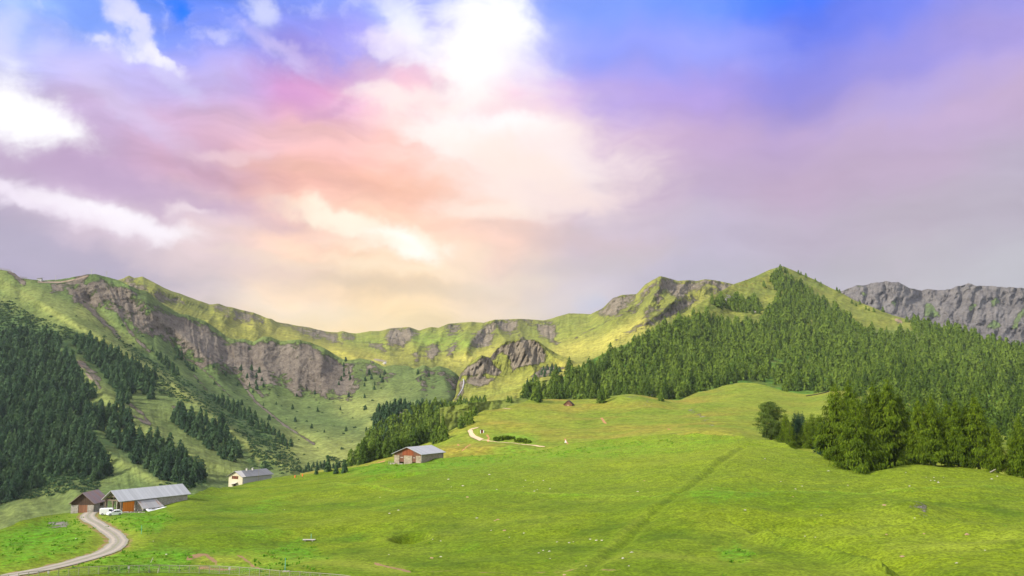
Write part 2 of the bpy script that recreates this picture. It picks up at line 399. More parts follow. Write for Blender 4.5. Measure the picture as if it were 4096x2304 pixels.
def mat_metal_roof(name, c1, rust, rust_amt, pitch=0.55):
    m, T = newmat(name)
    P = T.node('ShaderNodeTexCoord').outputs['Object']
    sx = T.node('ShaderNodeSeparateXYZ'); T.put(sx.inputs[0], P)
    sheetn = T.node('ShaderNodeTexWhiteNoise', noise_dimensions='1D'); T.put(sheetn.inputs['W'], T.math('FLOOR', T.math('DIVIDE', sx.outputs[1], pitch*2)))
    n = T.noise(T.vmul(P, (.25, 1.4, .25)), 1.3, 6, .65)
    c = T.mix(T.math('ADD', T.math('MULTIPLY', sheetn.outputs[0], .5), T.math('MULTIPLY', n, .5)), tuple(v*.82 for v in c1), tuple(v*1.16 for v in c1))
    c = T.mix(T.ss(T.math('ADD', n, T.math('MULTIPLY', sheetn.outputs[0], .25)), 1-rust_amt*.75, 1.08-rust_amt*.5), c, rust)
    seam = T.math('PINGPONG', sx.outputs[1], pitch)
    c = T.mix(T.ss(seam, .045, .0, 0, .55), c, tuple(v*.35 for v in c1))
    h = T.math('SINE', T.math('MULTIPLY', sx.outputs[1], 2*math.pi/.28))
    finish(T, c, .5, h, .015, .6, .5, .15)
    return m
def mat_wood(name, c1, c2, plank=.18, vertical=True):
    m, T = newmat(name)
    P = T.node('ShaderNodeTexCoord').outputs['Object']
    sx = T.node('ShaderNodeSeparateXYZ'); T.put(sx.inputs[0], P)
    u = T.math('ADD', sx.outputs[0], sx.outputs[1]) if vertical else sx.outputs[2]
    wn = T.node('ShaderNodeTexWhiteNoise', noise_dimensions='1D'); T.put(wn.inputs['W'], T.math('FLOOR', T.math('DIVIDE', u, plank)))
    n = T.noise(T.vmul(P, (6, 6, .8) if vertical else (.8, .8, 6)), 1.0, 5, .6)
    c = T.mix(T.math('ADD', T.math('MULTIPLY', wn.outputs[0], .6), T.math('MULTIPLY', n, .4)), c1, c2)
    g = T.math('PINGPONG', u, plank*.5)
    c = T.mix(T.ss(g, .018, .0, 0, .8), c, tuple(v*.2 for v in c1))
    finish(T, c, .85, n, .01, .6, .2)
    return m
def mat_stone(name, c1, c2, scale=2.2):
    m, T = newmat(name)
    P = T.node('ShaderNodeTexCoord').outputs['Object']
    Pw = T.node('ShaderNodeVectorMath', operation='ADD'); nz = T.node('ShaderNodeTexNoise'); T.put(nz.inputs['Vector'], P); nz.inputs['Scale'].default_value = 1.5
    T.put(Pw.inputs[0], T.vmul(P, (1, 1, 1.7))); T.put(Pw.inputs[1], T.vmul(nz.outputs['Color'], (.4, .4, .4)))
    v = T.node('ShaderNodeTexVoronoi'); T.put(v.inputs['Vector'], Pw.outputs[0]); v.inputs['Scale'].default_value = scale
    e = T.node('ShaderNodeTexVoronoi', feature='DISTANCE_TO_EDGE'); T.put(e.inputs['Vector'], Pw.outputs[0]); e.inputs['Scale'].default_value = scale
    sv = T.node('ShaderNodeSeparateXYZ'); T.put(sv.inputs[0], v.outputs['Color'])
    c = T.mix(sv.outputs[0], c1, c2)
    c = T.mix(T.ss(e.outputs[0], .07, .0, 0, .7), c, tuple(x*1.05 for x in c1))
    c = T.mix(T.ss(T.noise(P, .5, 6, .6), .5, .75, 0, .6), c, tuple(x*.5 for x in c1))
    finish(T, c, .9, T.ss(e.outputs[0], 0, .12), .05, 1.0, .2)
    return m
def mat_leaf(name, c1, c2, c3, objrand=.5, trans=.25):
    m, T = newmat(name)
    oi = T.node('ShaderNodeObjectInfo').outputs['Random']
    t = T.attr('tint')
    P = T.node('ShaderNodeTexCoord').outputs['Object']
    f = T.math('ADD', T.math('MULTIPLY', t, 1-objrand), T.math('MULTIPLY', oi, objrand), clamp=True)
    c = T.mix(T.ss(f, .05, .6), c1, c2)
    c = T.mix(T.ss(f, .55, 1.0), c, c3)
    c = T.mix(T.math('MULTIPLY', T.attr('leaf'), .75), tuple(v*.55 for v in c1), c)
    finish(T, c, .8, None, 0, 0, .15, 0, (trans, c))
    return m

M = {}
M['meadow'] = mat_ground('meadow_grass', (.098,.158,.005), (.136,.186,.007), (.058,.106,.004), (.088,.225,.008), (.195,.240,.022),
                         dirt=(.33,.21,.11), sb=.018, sm=.07, sf=2.2, sr=.4, bump=.09, rbump=.4, stretch=(.75, 1, 1), grain=1.3)
M['pasture'] = mat_ground('pasture_grass', (.150,.200,.018), (.190,.230,.024), (.120,.180,.014), (.10,.26,.015), (.24,.20,.03),
                          dirt=(.50,.25,.12), sb=.012, sm=.05, sf=.7, sr=.25, bump=.25, rbump=.8, stretch=(.6, 1, 1))
M['hill'] = mat_ground('hill_grass', (.125,.160,.028), (.155,.180,.032), (.080,.120,.022), (.06,.15,.015), (.20,.20,.035), sb=.006, sm=.02, sf=.15, sr=.05, bump=1.0)
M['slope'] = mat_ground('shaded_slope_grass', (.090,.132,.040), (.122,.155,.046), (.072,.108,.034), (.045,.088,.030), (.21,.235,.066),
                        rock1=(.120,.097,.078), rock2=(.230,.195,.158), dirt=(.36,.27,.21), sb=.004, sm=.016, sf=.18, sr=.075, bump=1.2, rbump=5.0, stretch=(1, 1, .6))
M['ridge'] = mat_ground('ridge_grass', (.165,.180,.032), (.225,.225,.042), (.110,.120,.028), (.17,.25,.03), (.37,.34,.065),  # last colour also paints sun falling through cloud gaps
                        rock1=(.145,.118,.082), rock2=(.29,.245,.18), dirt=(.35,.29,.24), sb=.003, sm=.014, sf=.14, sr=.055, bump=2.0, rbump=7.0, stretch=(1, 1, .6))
M['grey'] = mat_ground('grey_mountain', (.10,.13,.045), (.12,.14,.05), (.09,.11,.04), (.095,.135,.045), (.16,.16,.06),
                       rock1=(.100,.090,.087), rock2=(.205,.188,.178), dirt=(.3,.28,.28), sb=.003, sm=.01, sf=.12, sr=.045, bump=2.0, rbump=8.0, thr=.42)

# ------------------------------------------------------------------ terrain sheets
SHEETS = {}
def sheet(name, curves, x0, x1, dx, rows, mat, relief=None, masks=None, zrelief=None, sx=8, st=3, back=None, front=None, crest_rough=0.0, oname='hills', seed=1, csm=.7):
    xs = np.arange(x0, x1+dx*.5, dx); nx = len(xs)
    Yk, Rk = [], []
    for k, cv in enumerate(curves):
        cx = [c[0] for c in cv]; yy = np.interp(xs, cx, [c[1] for c in cv]); rr = np.interp(xs, cx, [c[2] for c in cv])
        top = (k == len(curves)-1)
        yy = gauss1(yy, (csm if top else sx)/dx, 0)
        if top and crest_rough: yy = yy+crest_rough*fbm(xs/7., xs*0+seed*3.3, 4, seed, .6)
        rr = gauss1(rr, sx/dx, 0); Yk.append(yy); Rk.append(rr)
    Yk = np.array(Yk); Rk = np.array(Rk)
    for k in range(len(curves)-2, -1, -1): Yk[k] = np.maximum(Yk[k], Yk[k+1]+1.5); Rk[k] = np.minimum(Rk[k], Rk[k+1]-3)
    ns = np.array(rows); tot = ns.sum()+1
    Y = np.zeros((tot, nx)); Rr = np.zeros((tot, nx)); j = 0
    for k, n in enumerate(ns):
        t = (np.arange(n+1)/n)[:, None]
        Y[j:j+n+1] = Yk[k]*(1-t)+Yk[k+1]*t; Rr[j:j+n+1] = Rk[k]*(1-t)+Rk[k+1]*t; j += n
    Rr = gauss1(Rr, st, 0)
    X = np.broadcast_to(xs, Y.shape).copy()
    if relief is not None: Rr = Rr+relief(X, Y, Rr)
    PX, PY, PZ = unproj(X, Y, Rr)
    if zrelief is not None: PZ = PZ+zrelief(X, Y, PX, PY)
    at = masks(X, Y, PX, PY, PZ) if masks else {}
    for k in ('rock', 'dirt', 'lush', 'dry_sunlit'):
        if k not in at: at[k] = np.zeros(Y.shape)
    # far side of the crest
    bx, by, bz = [PX], [PY], [PZ]; ats = {k: [v] for k, v in at.items()}
    cx, cyy, cz = PX[-1], PY[-1], PZ[-1]
    for (f, dz) in (back or ((1.01, .6), (1.03, 5), (1.08, 25), (1.16, 60), (1.3, 130))):
        bx.append((cx*f)[None]); by.append((cyy*f)[None]); bz.append((cz-dz)[None])
        for k in ats: ats[k].append(at[k][-1][None])
    if front:
        fx, fy, fz = PX[0], PY[0], PZ[0]
        for (f, dz) in front:
            yy = fy*f if f > 0 else fy*0+f
            bx.insert(0, (fx*(max(f, .25)))[None] if f > 0 else (fx*1.2)[None]); by.insert(0, yy[None]); bz.insert(0, (fz+dz)[None])
            for k in ats: ats[k].insert(0, at[k][0][None])
    VX = np.concatenate(bx); VY = np.concatenate(by); VZ = np.concatenate(bz)
    nr, ncl = VX.shape
    V = np.stack([VX, VY, VZ], -1).reshape(-1, 3)
    idx = np.arange(nr*ncl).reshape(nr, ncl)
    Fc = np.stack([idx[:-1, :-1], idx[:-1, 1:], idx[1:, 1:], idx[1:, :-1]], -1).reshape(-1, 4)
    me = np_mesh(name, V, Fc, True, {k: np.concatenate(v) for k, v in ats.items()})
    o = obj(oname, me, M[mat]); tag(o, kind='structure')
    SHEETS[name] = o
    return o

def gz(d, w): return np.exp(-(d/w)**2)
def strokes(X, Y, lst):
    """lst of (polyline, width, weight) -> max mask"""
    m = np.zeros(X.shape)
    for pts, w, k in lst:
        d, _ = polydist(X, Y, pts); m = np.maximum(m, k*np.exp(-(d/w)**2))
    return m
def Q(pts, ox, oy, s): return [(ox+x/s, oy+y/s) for x, y in pts]

# --- near meadow
A_crest = [(-260,590,170),(-120,562,190),(0,529,215),(30,518,235),(70,511.5,272),(105,507,290),(150,503,296),(172,499,290),(190,495,288),(207,491.5,318),(229,487,388),(250,482,402),(275,478,410),(318,473,418),(350,468,420),(390,461.5,415),(446,457,408),(525,450,400),(575,444,400),(616,440,395),(676,436,380),(716,434.5,365),(744,436,355),(793,447,320),(824,455,300),(867,468,270),(880,467.5,272),(894,465,275),(920,461.5,280),(963,466,275),(995,472,265),(1024,480,255),(1120,495,240),(1284,520,225)]
A_c = [
 [(-260,700,76),(1284,700,75)],
 [(-260,620,120),(0,600,118),(200,596,124),(512,585,125),(800,582,123),(1284,585,122)],
 [(-260,604,140),(0,565,158),(70,548,178),(200,540,187),(300,528,203),(450,518,205),(575,512,200),(716,507,188),(820,517,178),(900,522,172),(1024,530,160),(1284,555,145)],
 [(-260,596,155),(0,545,186),(70,526,220),(200,512,246),(300,494,298),(450,480,290),(575,470,290),(716,462,270),(820,480,240),(900,485,228),(1024,498,208),(1284,530,185)],
 A_crest]
road_px = [(-30,590),(8,576),(23.3,573.6),(46.6,569),(70,563.5),(89,558),(105,553),(115,547),(118.5,541),(113.5,534.5),(103.3,527.8),(93.2,522),(87.5,517),(91,513),(99,511),(106,510)]
def plane_xy(pts, cv=A_c):
    """approximate world XY of photo points on the near meadow"""
    out = []
    for (x, y) in pts:
        ys = [np.interp(x, [c[0] for c in k], [c[1] for c in k]) for k in cv]; rs = [np.interp(x, [c[0] for c in k], [c[2] for c in k]) for k in cv]
        r = np.interp(-y, [-v for v in ys], rs); a = unproj(np.float64(x), np.float64(y), r); out.append((float(a[0]), float(a[1])))
    return out
def smooth_poly(pts, n=8):
    pts = [np.array(p, float) for p in pts]; out = []
    for i in range(len(pts)-1):
        p0 = pts[max(i-1, 0)]; p1 = pts[i]; p2 = pts[i+1]; p3 = pts[min(i+2, len(pts)-1)]
        for k in range(n):
            t = k/n
            out.append(tuple(.5*((2*p1)+(-p0+p2)*t+(2*p0-5*p1+4*p2-p3)*t*t+(-p0+3*p1-3*p2+p3)*t**3)))
    out.append(tuple(pts[-1])); return out
ROAD = smooth_poly(plane_xy(road_px), 6)
DITCH = plane_xy([(744,447),(722,464),(700,480),(684,492),(666,506),(645,525),(621,549),(586,582)])
BANK = plane_xy([(330,486),(400,489.5),(470,492),(560,494.5),(650,496),(740,496),(820,496.5),(880,495),(940,492.5),(1000,489)])
PIT = plane_xy([(411,537)])[0]; PIT2 = plane_xy([(392,478)])[0]; RID = plane_xy([(770,538),(790,545),(815,552),(845,563),(880,578)])
MOUND = plane_xy([(905,515)])[0]; MOUND2 = plane_xy([(800,500)])[0]
def A_z(X, Y, wx, wy):
    z = 2.0*fbm(wx/60., wy/60., 3, 5)+1.05*fbm(wx/24., wy/24., 3, 8)+.26*fbm(wx/7., wy/5., 4, 12)+.07*fbm(wx/1.6, wy/1.6, 3, 15)
    z = z+.60*fbm(wx/18., wy/3.6, 3, 21)*np.clip((wx-25)/40, 0, 1)
    d, s = polydist(wx, wy, DITCH); z = z-.42*gz(d, 1.05)+.30*gz(np.where(s > 0, d, 99)-2.6, 1.3)*(s > 0)
    d, s = polydist(wx, wy, BANK); z = z+np.where(s < 0, -1, 1)*.85*np.exp(-(d/6.))*(1-np.exp(-(d/1.5)))+.45*gz(d, 1.5)
    pr = np.hypot((wx-PIT[0])/1.25, (wy-PIT[1])/2.1); z = z-3.4*np.exp(-(pr/2.9)**4)+.45*gz(pr-4.0, 1.2)*(wy < PIT[1]+2)
    z = z-2.0*gz(np.hypot((wx-PIT2[0])/1.8, (wy-PIT2[1])), 6)
    d, s = polydist(wx, wy, RID); z = z+1.7*gz(d, 2.6)-2.4*gz(np.where(s < 0, d, 99)-8, 6)*(s < 0)
    z = z+2.0*gz(np.hypot(wx-MOUND[0], (wy-MOUND[1])/1.2), 7)
    z = z+1.4*gz(np.hypot((wx-MOUND2[0])/1.6, (wy-MOUND2[1])), 14)
    d, _ = polydist(wx, wy, ROAD[::3]+[ROAD[-1]]); k = np.exp(-(d/4.5)**4); z = z*(1-k)
    # level yard for the barns and the house
    z = z-1.7*np.exp(-((X-149)/14)**2-((Y-511)/5)**2)
    z = z*(1-gz(np.hypot(wx+118, wy-262), 30)*.9)
    z = z*np.clip((np.hypot(wx+.3258*0+128, wy-400))/30, 0.1, 1)
    return z
def A_m(X, Y, wx, wy, wz):
    lush = polymask(X, Y, [Q([(1330,490),(1700,455),(2100,480),(2200,620),(2000,760),(1500,780),(1350,640)],0,475,12.88), [(0,535),(80,512),(110,520),(85,545),(40,560),(0,565)],
        [(60,560),(170,548),(215,552),(180,570),(120,572)], [(345,470),(450,458),(575,446),(700,438),(740,440),(640,452),(500,466),(400,474)], [(0,560),(60,545),(100,550),(40,565),(0,572)],
        [(718,550),(740,546),(752,556),(740,566),(722,562)], [(210,565),(300,540),(330,560),(260,576)], [(690,496),(760,493),(770,499),(700,500)]], 6, 10)
    lush = np.maximum(lush, .55*np.clip(fbm(wx/22., wy/22., 4, 31)*2.2-.2, 0, 1)*(X < 480))
    dry_sunlit = .45*np.clip(fbm(wx/30., wy/30., 4, 41)*2.0, 0, 1)
    dry_sunlit = np.maximum(dry_sunlit, strokes(X, Y, [([(200,562),(260,560),(330,566),(400,574)], 7, 1), ([(560,574),(640,560),(760,566)], 6, .7), ([(890,540),(960,545),(1020,530)], 9, .8)]))
    dl, s = polydist(wx, wy, DITCH); dry_sunlit = np.maximum(dry_sunlit, .35*gz(dl-2.2, 1.0)*(s > 0))  # paints the lit bank right of the ditch into the colour
    dirt = strokes(X, Y, [([(188,560),(205,556),(216,563)], 2.2, .9), ([(238,556),(252,564),(262,572)], 1.6, .8), ([(375,566),(392,571),(410,575)], 1.2, 1), ([(420,575),(520,574),(640,576)], 1.0, .55), ([(200,568),(235,569)], 3, .6)])
    d, _ = polydist(wx, wy, ROAD[::3]+[ROAD[-1]]); dirt = np.maximum(dirt, .62*gz(d-2.0, 1.6)); dry_sunlit = np.maximum(dry_sunlit, gz(d, 6))
    rock = strokes(X, Y, [([(52,523),(66,524)], 4, .6), ([(912,514),(925,519)], 5, .5)])
    db, _ = polydist(wx, wy, BANK); lush = np.maximum(lush, .5*gz(db-1.5, 1.5)); dry_sunlit = np.maximum(dry_sunlit, 1.0*gz(db, 2.0))
    far = np.clip((wy-185)/110, 0, 1)*np.clip((wx+60)/80, 0, 1); dry_sunlit = np.maximum(dry_sunlit, .62*far)
    return dict(lush=lush, dry_sunlit=dry_sunlit, dirt=dirt, rock=rock)
sheet('meadow', A_c, -260, 1284, .8, (16, 60, 70, 100), 'meadow', zrelief=A_z, masks=A_m, csm=3, front=((.6, 1.0), (.25, 4), (-250, 16), (-2500, 60)), sx=14, st=8, oname='ground',
      back=((1.02, .8), (1.05, 3), (1.12, 10), (1.3, 35)))

# --- pasture behind, with the cabin
B_c = [
 [(300,492,440),(330,487,445),(450,472,440),(575,460,430),(716,450,400),(760,458,345),(824,474,320),(900,484,300),(1024,496,290),(1284,530,270)],
 [(300,480,480),(350,470,490),(400,454,500),(450,449,490),(540,447.5,462),(575,443,460),(650,438,450),(716,433,440),(760,441,395),(824,452,372),(900,458,340),(1024,468,330),(1284,500,320)],
 [(300,476,500),(350,469,510),(392,457,530),(420,449,540),(450,440,540),(481,428,560),(532,420,590),(599,420,590),(680,420,570),(738,413,600),(784,420,560),(831,428,480),(900,444,420),(1024,456,400),(1284,480,390)],
 [(300,474,515),(350,468,520),(392,454,560),(420,445,580),(434,439,590),(450,431,600),(466,419.5,620),(481,412.5,640),(500,409,670),(522,402,700),(532,399,740),(570,400,760),(599,402,760),(615,402,740),(634,402,730),(680,401,760),(694,394,800),(738,382,850),(764,385,830),(784,391,800),(807,395,780),(831,391,760),(870,390,800),(1024,410,700),(1284,430,650)]]
KN = [(600,404,30,6,2.6),(634,402,26,8,5.5),(618,406,20,5,2.0),(660,408,22,5,2.5),(565,408,40,5,2.0),(690,406,30,5,1.5),(700,432,40,5,1.5)]
def B_z(X, Y, wx, wy):
    z = 2.4*fbm(wx/75., wy/75., 3, 51)+1.2*fbm(wx/26., wy/30., 4, 55)+.35*fbm(wx/7., wy/6., 3, 59)
    z = z*np.clip(1-gz(Y-399, 6)*.4, 0, 1)
    for (a, b, c, d, h) in KN: z = z+h*np.exp(-((X-a)/c)**2-((Y-b)/d)**2)*.8
    smooth = np.clip((X-740)/40, 0, 1)
    z = z*(1-.75*smooth)
    d, _ = polydist(X, Y, [(468,430),(471,434),(482,439.5),(530,445),(546,447)]); z = z-.8*gz(d, 1.5)
    return z
def B_m(X, Y, wx, wy, wz):
    dry_sunlit = np.clip(.35+fbm(wx/60., wy/60., 4, 61)*1.6, 0, 1)*np.clip(1-(X-700)/80, .45, 1)
    dirt = strokes(X, Y, [([(601,417),(603,420),(606,423.5)], 1.1, 1), ([(487,434),(489,437),(488,439)], 1.3, .9), ([(533,438),(543,441)], 1.6, .45), ([(565,439),(569,444)], 1.0, .9), ([(668,430),(670,431)], .8, 1), ([(470,445),(462,452)], .9, .9), ([(458,444),(459,445)], .8, 1), ([(510,412),(500,426)], 1.5, .35), ([(358,468),(385,461)], .8, 1), ([(590,413),(640,418)], 2, .3), ([(350,470.5),(362,470)], 1.2, 1)])
    rock = strokes(X, Y, [([(690,412),(700,416),(712,424)], 3.5, .35), ([(622,402),(650,408)], 4, .25), ([(502,401),(520,397)], 3, .3)])
    lush = strokes(X, Y, [([(495,436),(535,440)], 5, .5), ([(420,457),(470,450),(540,452)], 5, .7)])
    return dict(dry_sunlit=dry_sunlit, dirt=dirt, rock=rock, lush=lush)
sheet('pasture', B_c, 300, 1284, .8, (12, 50, 60), 'pasture', zrelief=B_z, masks=B_m, sx=10, st=5, csm=5, oname='hills', back=((1.02, 1.5), (1.06, 8), (1.12, 25), (1.25, 70)))

# --- forested cone hill
C_c = [
 [(440,440,760),(480,425,800),(532,408,790),(599,407,800),(680,406,820),(738,394,880),(790,400,850),(831,404,790),(870,425,600),(900,445,470),(1024,466,430),(1284,490,400)],
 [(440,415,790),(520,399,840),(545,393,900),(600,382,960),(680,365,1100),(740,350,1250),(783,345,1300),(831,350,1200),(880,375,950),(940,400,750),(1024,420,650),(1284,440,600)],
 [(440,408,800),(470,403,800),(520,398,850),(531,395,880),(545,388,930),(572,372,1000),(595,358,1100),(613,349,1150),(635,341,1220),(661,327,1300),(680,315,1400),(707,299,1500),(721,291,1600),(734,284,1680),(746,280,1720),(754,277,1760),(770,269.5,1850),(783,266,1900),(798.5,272.5,1890),(815.5,280,1860),(831,288,1820),(840,292,1800),(854,300,1760),(872,307,1700),(892,315,1650),(907,319,1600),(937,326,1500),(977,337,1400),(996,342,1350),(1024,349,1300),(1284,395,1200)]]
def C_r(X, Y, r):
    w = np.clip((Y-270)/60, 0, 1)
    e = 22*fbm(X/28., Y/28., 4, 71)+8*fbm(X/7., Y/7., 3, 75)
    d, _ = polydist(X, Y, [(783,262),(786,290),(770,330),(740,380)]); e = e-60*np.exp(-np.sqrt(d*d+16)/18.)
    d, _ = polydist(X, Y, [(721,290),(700,315),(660,350)]); e = e-20*np.exp(-np.sqrt(d*d+9)/8.)
    d, _ = polydist(X, Y, [(872,306),(900,330),(930,370),(980,420)]); e = e-30*np.exp(-np.sqrt(d*d+16)/12.)
    return e*(r/1500.)
ROCK_C = [Q([(1490,380),(1530,325),(1580,350),(1620,400),(1540,430)],575,262.5,10.064), Q([(1670,420),(1840,430),(1830,520),(1680,460)],575,262.5,10.064), [(640,392),(652,390),(655,398),(640,399)], Q([(400,760),(560,690),(700,640),(600,700),(420,790)],575,262.5,10.064), Q([(1290,580),(1330,575),(1350,600),(1310,610)],768,262.5,10.064)]
def C_m(X, Y, wx, wy, wz):
    rock = polymask(X, Y, ROCK_C, 2, 2)*.75
    dry_sunlit = np.clip(.5+fbm(X/20., Y/10., 4, 81), 0, 1)*(Y < 330)
    lush = np.clip((Y-330)/30, 0, 1)*(np.clip((X-530)/30, 0, 1))*.8
    dirt = strokes(X, Y, [([(896,320),(901,322)], 1.6, 1)])
    return dict(rock=rock, dry_sunlit=dry_sunlit, lush=lush, dirt=dirt)
sheet('cone_hill', C_c, 440, 1284, .9, (60, 110), 'hill', relief=C_r, masks=C_m, sx=5, st=4, oname='hills')

# --- wooded hump left of the pasture
K_c = [
 [(320,492,650),(350,480,680),(400,464,720),(450,442,740),(500,418,780),(560,410,800)],
 [(320,480,700),(345,468,720),(366,456,760),(380,440,800),(400,430,840),(450,422,850),(500,402,880),(560,398,880)],
 [(320,474,730),(345,467,760),(355,461,800),(366,440,850),(375,417,880),(385,409,900),(400,405,920),(420,406,930),(440,409,930),(455,408,935),(470,402,950),(490,397,950),(510,391,950),(532,383,950),(545,380,950),(560,380,950)]]
def K_r(X, Y, r): return 20*fbm(X/18., Y/18., 4, 91)+8*fbm(X/5., Y/5., 3, 95)
def K_m(X, Y, wx, wy, wz):
    return dict(rock=polymask(X, Y, [[(398,410),(412,410),(410,425),(400,430),(394,428)]], 2, 3), lush=strokes(X, Y, [([(375,430),(420,412),(460,408)], 14, .25)]), dry_sunlit=strokes(X, Y, [([(490,400),(530,388)], 12, 1)]))  # last stroke paints the lit slope by the pasture into the colour
sheet('hump', K_c, 320, 560, .8, (30, 60), 'hill', relief=K_r, masks=K_m, sx=4, st=3, oname='hills')

# --- left mountain with its rock band
F_crest = [(-260,240,1300),(-100,256,1330),(0,269.4,1350),(10,271.4,1350),(15,273.4,1350),(21,278.3,1350),(33,279.6,1360),(40,280.3,1370),(55.6,279.8,1380),(69.6,277.8,1390),(87.4,274.3,1400),(95.4,274,1400),(107,276.8,1410),(119,280.3,1420),(128,285,1430),(139,289.8,1440),(147,291,1440),(152,295.7,1440),(161,302.7,1450),(179,313.6,1470),(187,314.6,1470),(195,317.6,1480),(204,320.5,1480),(213.6,326.5,1490),(228,338,1500),(236,339.5,1500),(245,338.5,1500),(253,342,1500),(263,336.5,1500),(271,336.8,1500),(280.6,341,1500),(298.5,339.5,1500),(310.5,342.5,1500),(324.4,348,1500),(334.3,354,1500),(342.3,359,1500),(349,360.4,1500),(360,358.4,1490),(372,360.4,1480),(384,366.8,1480),(394,365,1470),(409,366,1460),(414,369,1450),(424,365,1440),(431,368,1440),(438.6,366,1440),(447.6,368,1430),(456.5,373.8,1400),(463.5,382,1380),(467,392,1370),(490,405,1360)]
F_c = [
 [(-260,590,600),(0,550,640),(100,524,680),(200,502,740),(250,494,820),(300,484,870),(350,476,920),(400,464,960),(440,440,1040),(463,412,1220),(490,420,1250)],
 [(-260,500,800),(0,470,830),(100,465,850),(200,468,880),(250,468,930),(300,465,960),(350,455,980),(400,445,1010),(440,420,1120),(463,402,1270),(490,412,1290)],
 [(-260,400,1020),(0,400,1000),(100,400,1020),(200,412,1050),(250,425,1070),(300,430,1090),(350,430,1100),(400,418,1130),(440,400,1200),(463,395,1310),(490,409,1320)],
 [(-260,330,1200),(0,330,1200),(60,330,1220),(100,335,1240),(150,350,1270),(200,370,1300),(250,390,1320),(300,400,1330),(350,398,1320),(400,392,1320),(440,385,1330),(463,391,1345),(490,407,1345)],
 F_crest]
SPURS_F = [([(40,300),(50,306),(109,341),(161,375),(207,412),(256,448),(290,468)], 55, 16), ([(60,345),(85,375),(124,410),(169,445),(240,472)], 38, 12), ([(20,395),(44,417),(89,440),(129,464),(175,488)], 38, 12), ([(0,440),(40,470),(90,500)], 26, 10), ([(128,287),(150,310),(200,350),(220,372)], 45, 10),
 ([(230,338),(240,360),(258,390)], 26, 10), ([(266,337),(262,360),(275,392)], 28, 10), ([(298,340),(300,365),(296,392)], 26, 10), ([(325,349),(320,370),(330,395)], 28, 10), ([(349,360),(356,380),(368,410)], 26, 10), ([(384,367),(392,385),(400,410)], 24, 10), ([(424,365),(422,378),(418,405)], 45, 9), ([(440,366),(446,385),(452,402)], 35, 7)]
GUL_F = [([(88,300),(110,325),(135,350),(170,372)], 30, 8), ([(165,330),(190,365),(235,415)], 25, 9), ([(230,375),(256,402),(284,425),(314,444)], 18, 7), ([(462,376),(463,395),(456,405)], 45, 5)]
R1 = Q([(540,350),(820,300),(1000,320),(1150,340),(1290,400),(1380,470),(1400,560),(1450,580),(1620,600),(1700,630),(1800,655),(1880,665),(2050,720),(2150,780),(2330,900),(2400,930),(2450,900),(2576,930),(2576,1400),(2450,1340),(2350,1250),(2200,1180),(2050,1150),(1900,1060),(1800,950),(1690,900),(1550,880),(1480,850),(1350,800),(1230,680),(1180,620),(1100,580),(1030,560),(900,600),(780,540),(720,450),(640,400)],0,250,10.064)
R1b = Q([(0,735),(80,790),(200,780),(300,810),(380,755),(460,765),(560,805),(740,795),(850,820),(950,860),(1050,910),(1120,960),(1200,995),(1290,1000),(1350,1180),(1340,1300),(1300,1360),(1150,1340),(900,1330),(750,1300),(600,1200),(500,1180),(450,1250),(370,1290),(250,1220),(150,1150),(50,1000),(0,950)],225,262.5,10.064)
ROCK_F = [R1, R1b, Q([(1370,985),(1480,1000),(1600,1080),(1650,1150),(1560,1180),(1450,1080)],225,262.5,10.064), Q([(1960,1070),(2060,1055),(2150,1060),(2240,1075),(2330,1130),(2400,1200),(2400,1330),(2360,1340),(2280,1250),(2250,1150),(2150,1110),(2050,1130),(1950,1120)],225,262.5,10.064), Q([(1960,1180),(2050,1200),(2040,1280),(1960,1280)],225,262.5,10.064)]
def F_r(X, Y, r):
    e = 12*fbm(X/40., Y/40., 3, 101)
    # gullies run down and to the right
    u = X-.75*Y*np.clip((260-X)/150, 0, 1)
    mk = polymask(X, Y, ROCK_F[:2], 8); mk2 = polymask(X, Y, ROCK_F, 4)
    e = e+(.8+3.2*mk)*fbm((u+3*fbm(X/15., Y/15., 3, 107))/13., Y/32., 4, 105, .5, True)+(2+5*mk)*fbm(u/30., Y/60., 3, 106, .5, True)
    e = e+(.8+6.0*mk2)*fbm(X/8., Y/6., 5, 109, .66)+.6*fbm(X/3., Y/2., 3, 111)
    for p, a, w in SPURS_F:
        d, _ = polydist(X, Y, p); e = e-a*np.exp(-np.sqrt(d*d+4)/w)
    for p, a, w in GUL_F:
        d, _ = polydist(X, Y, p); e = e+a*np.exp(-(d/w)**2)
    return e*.9
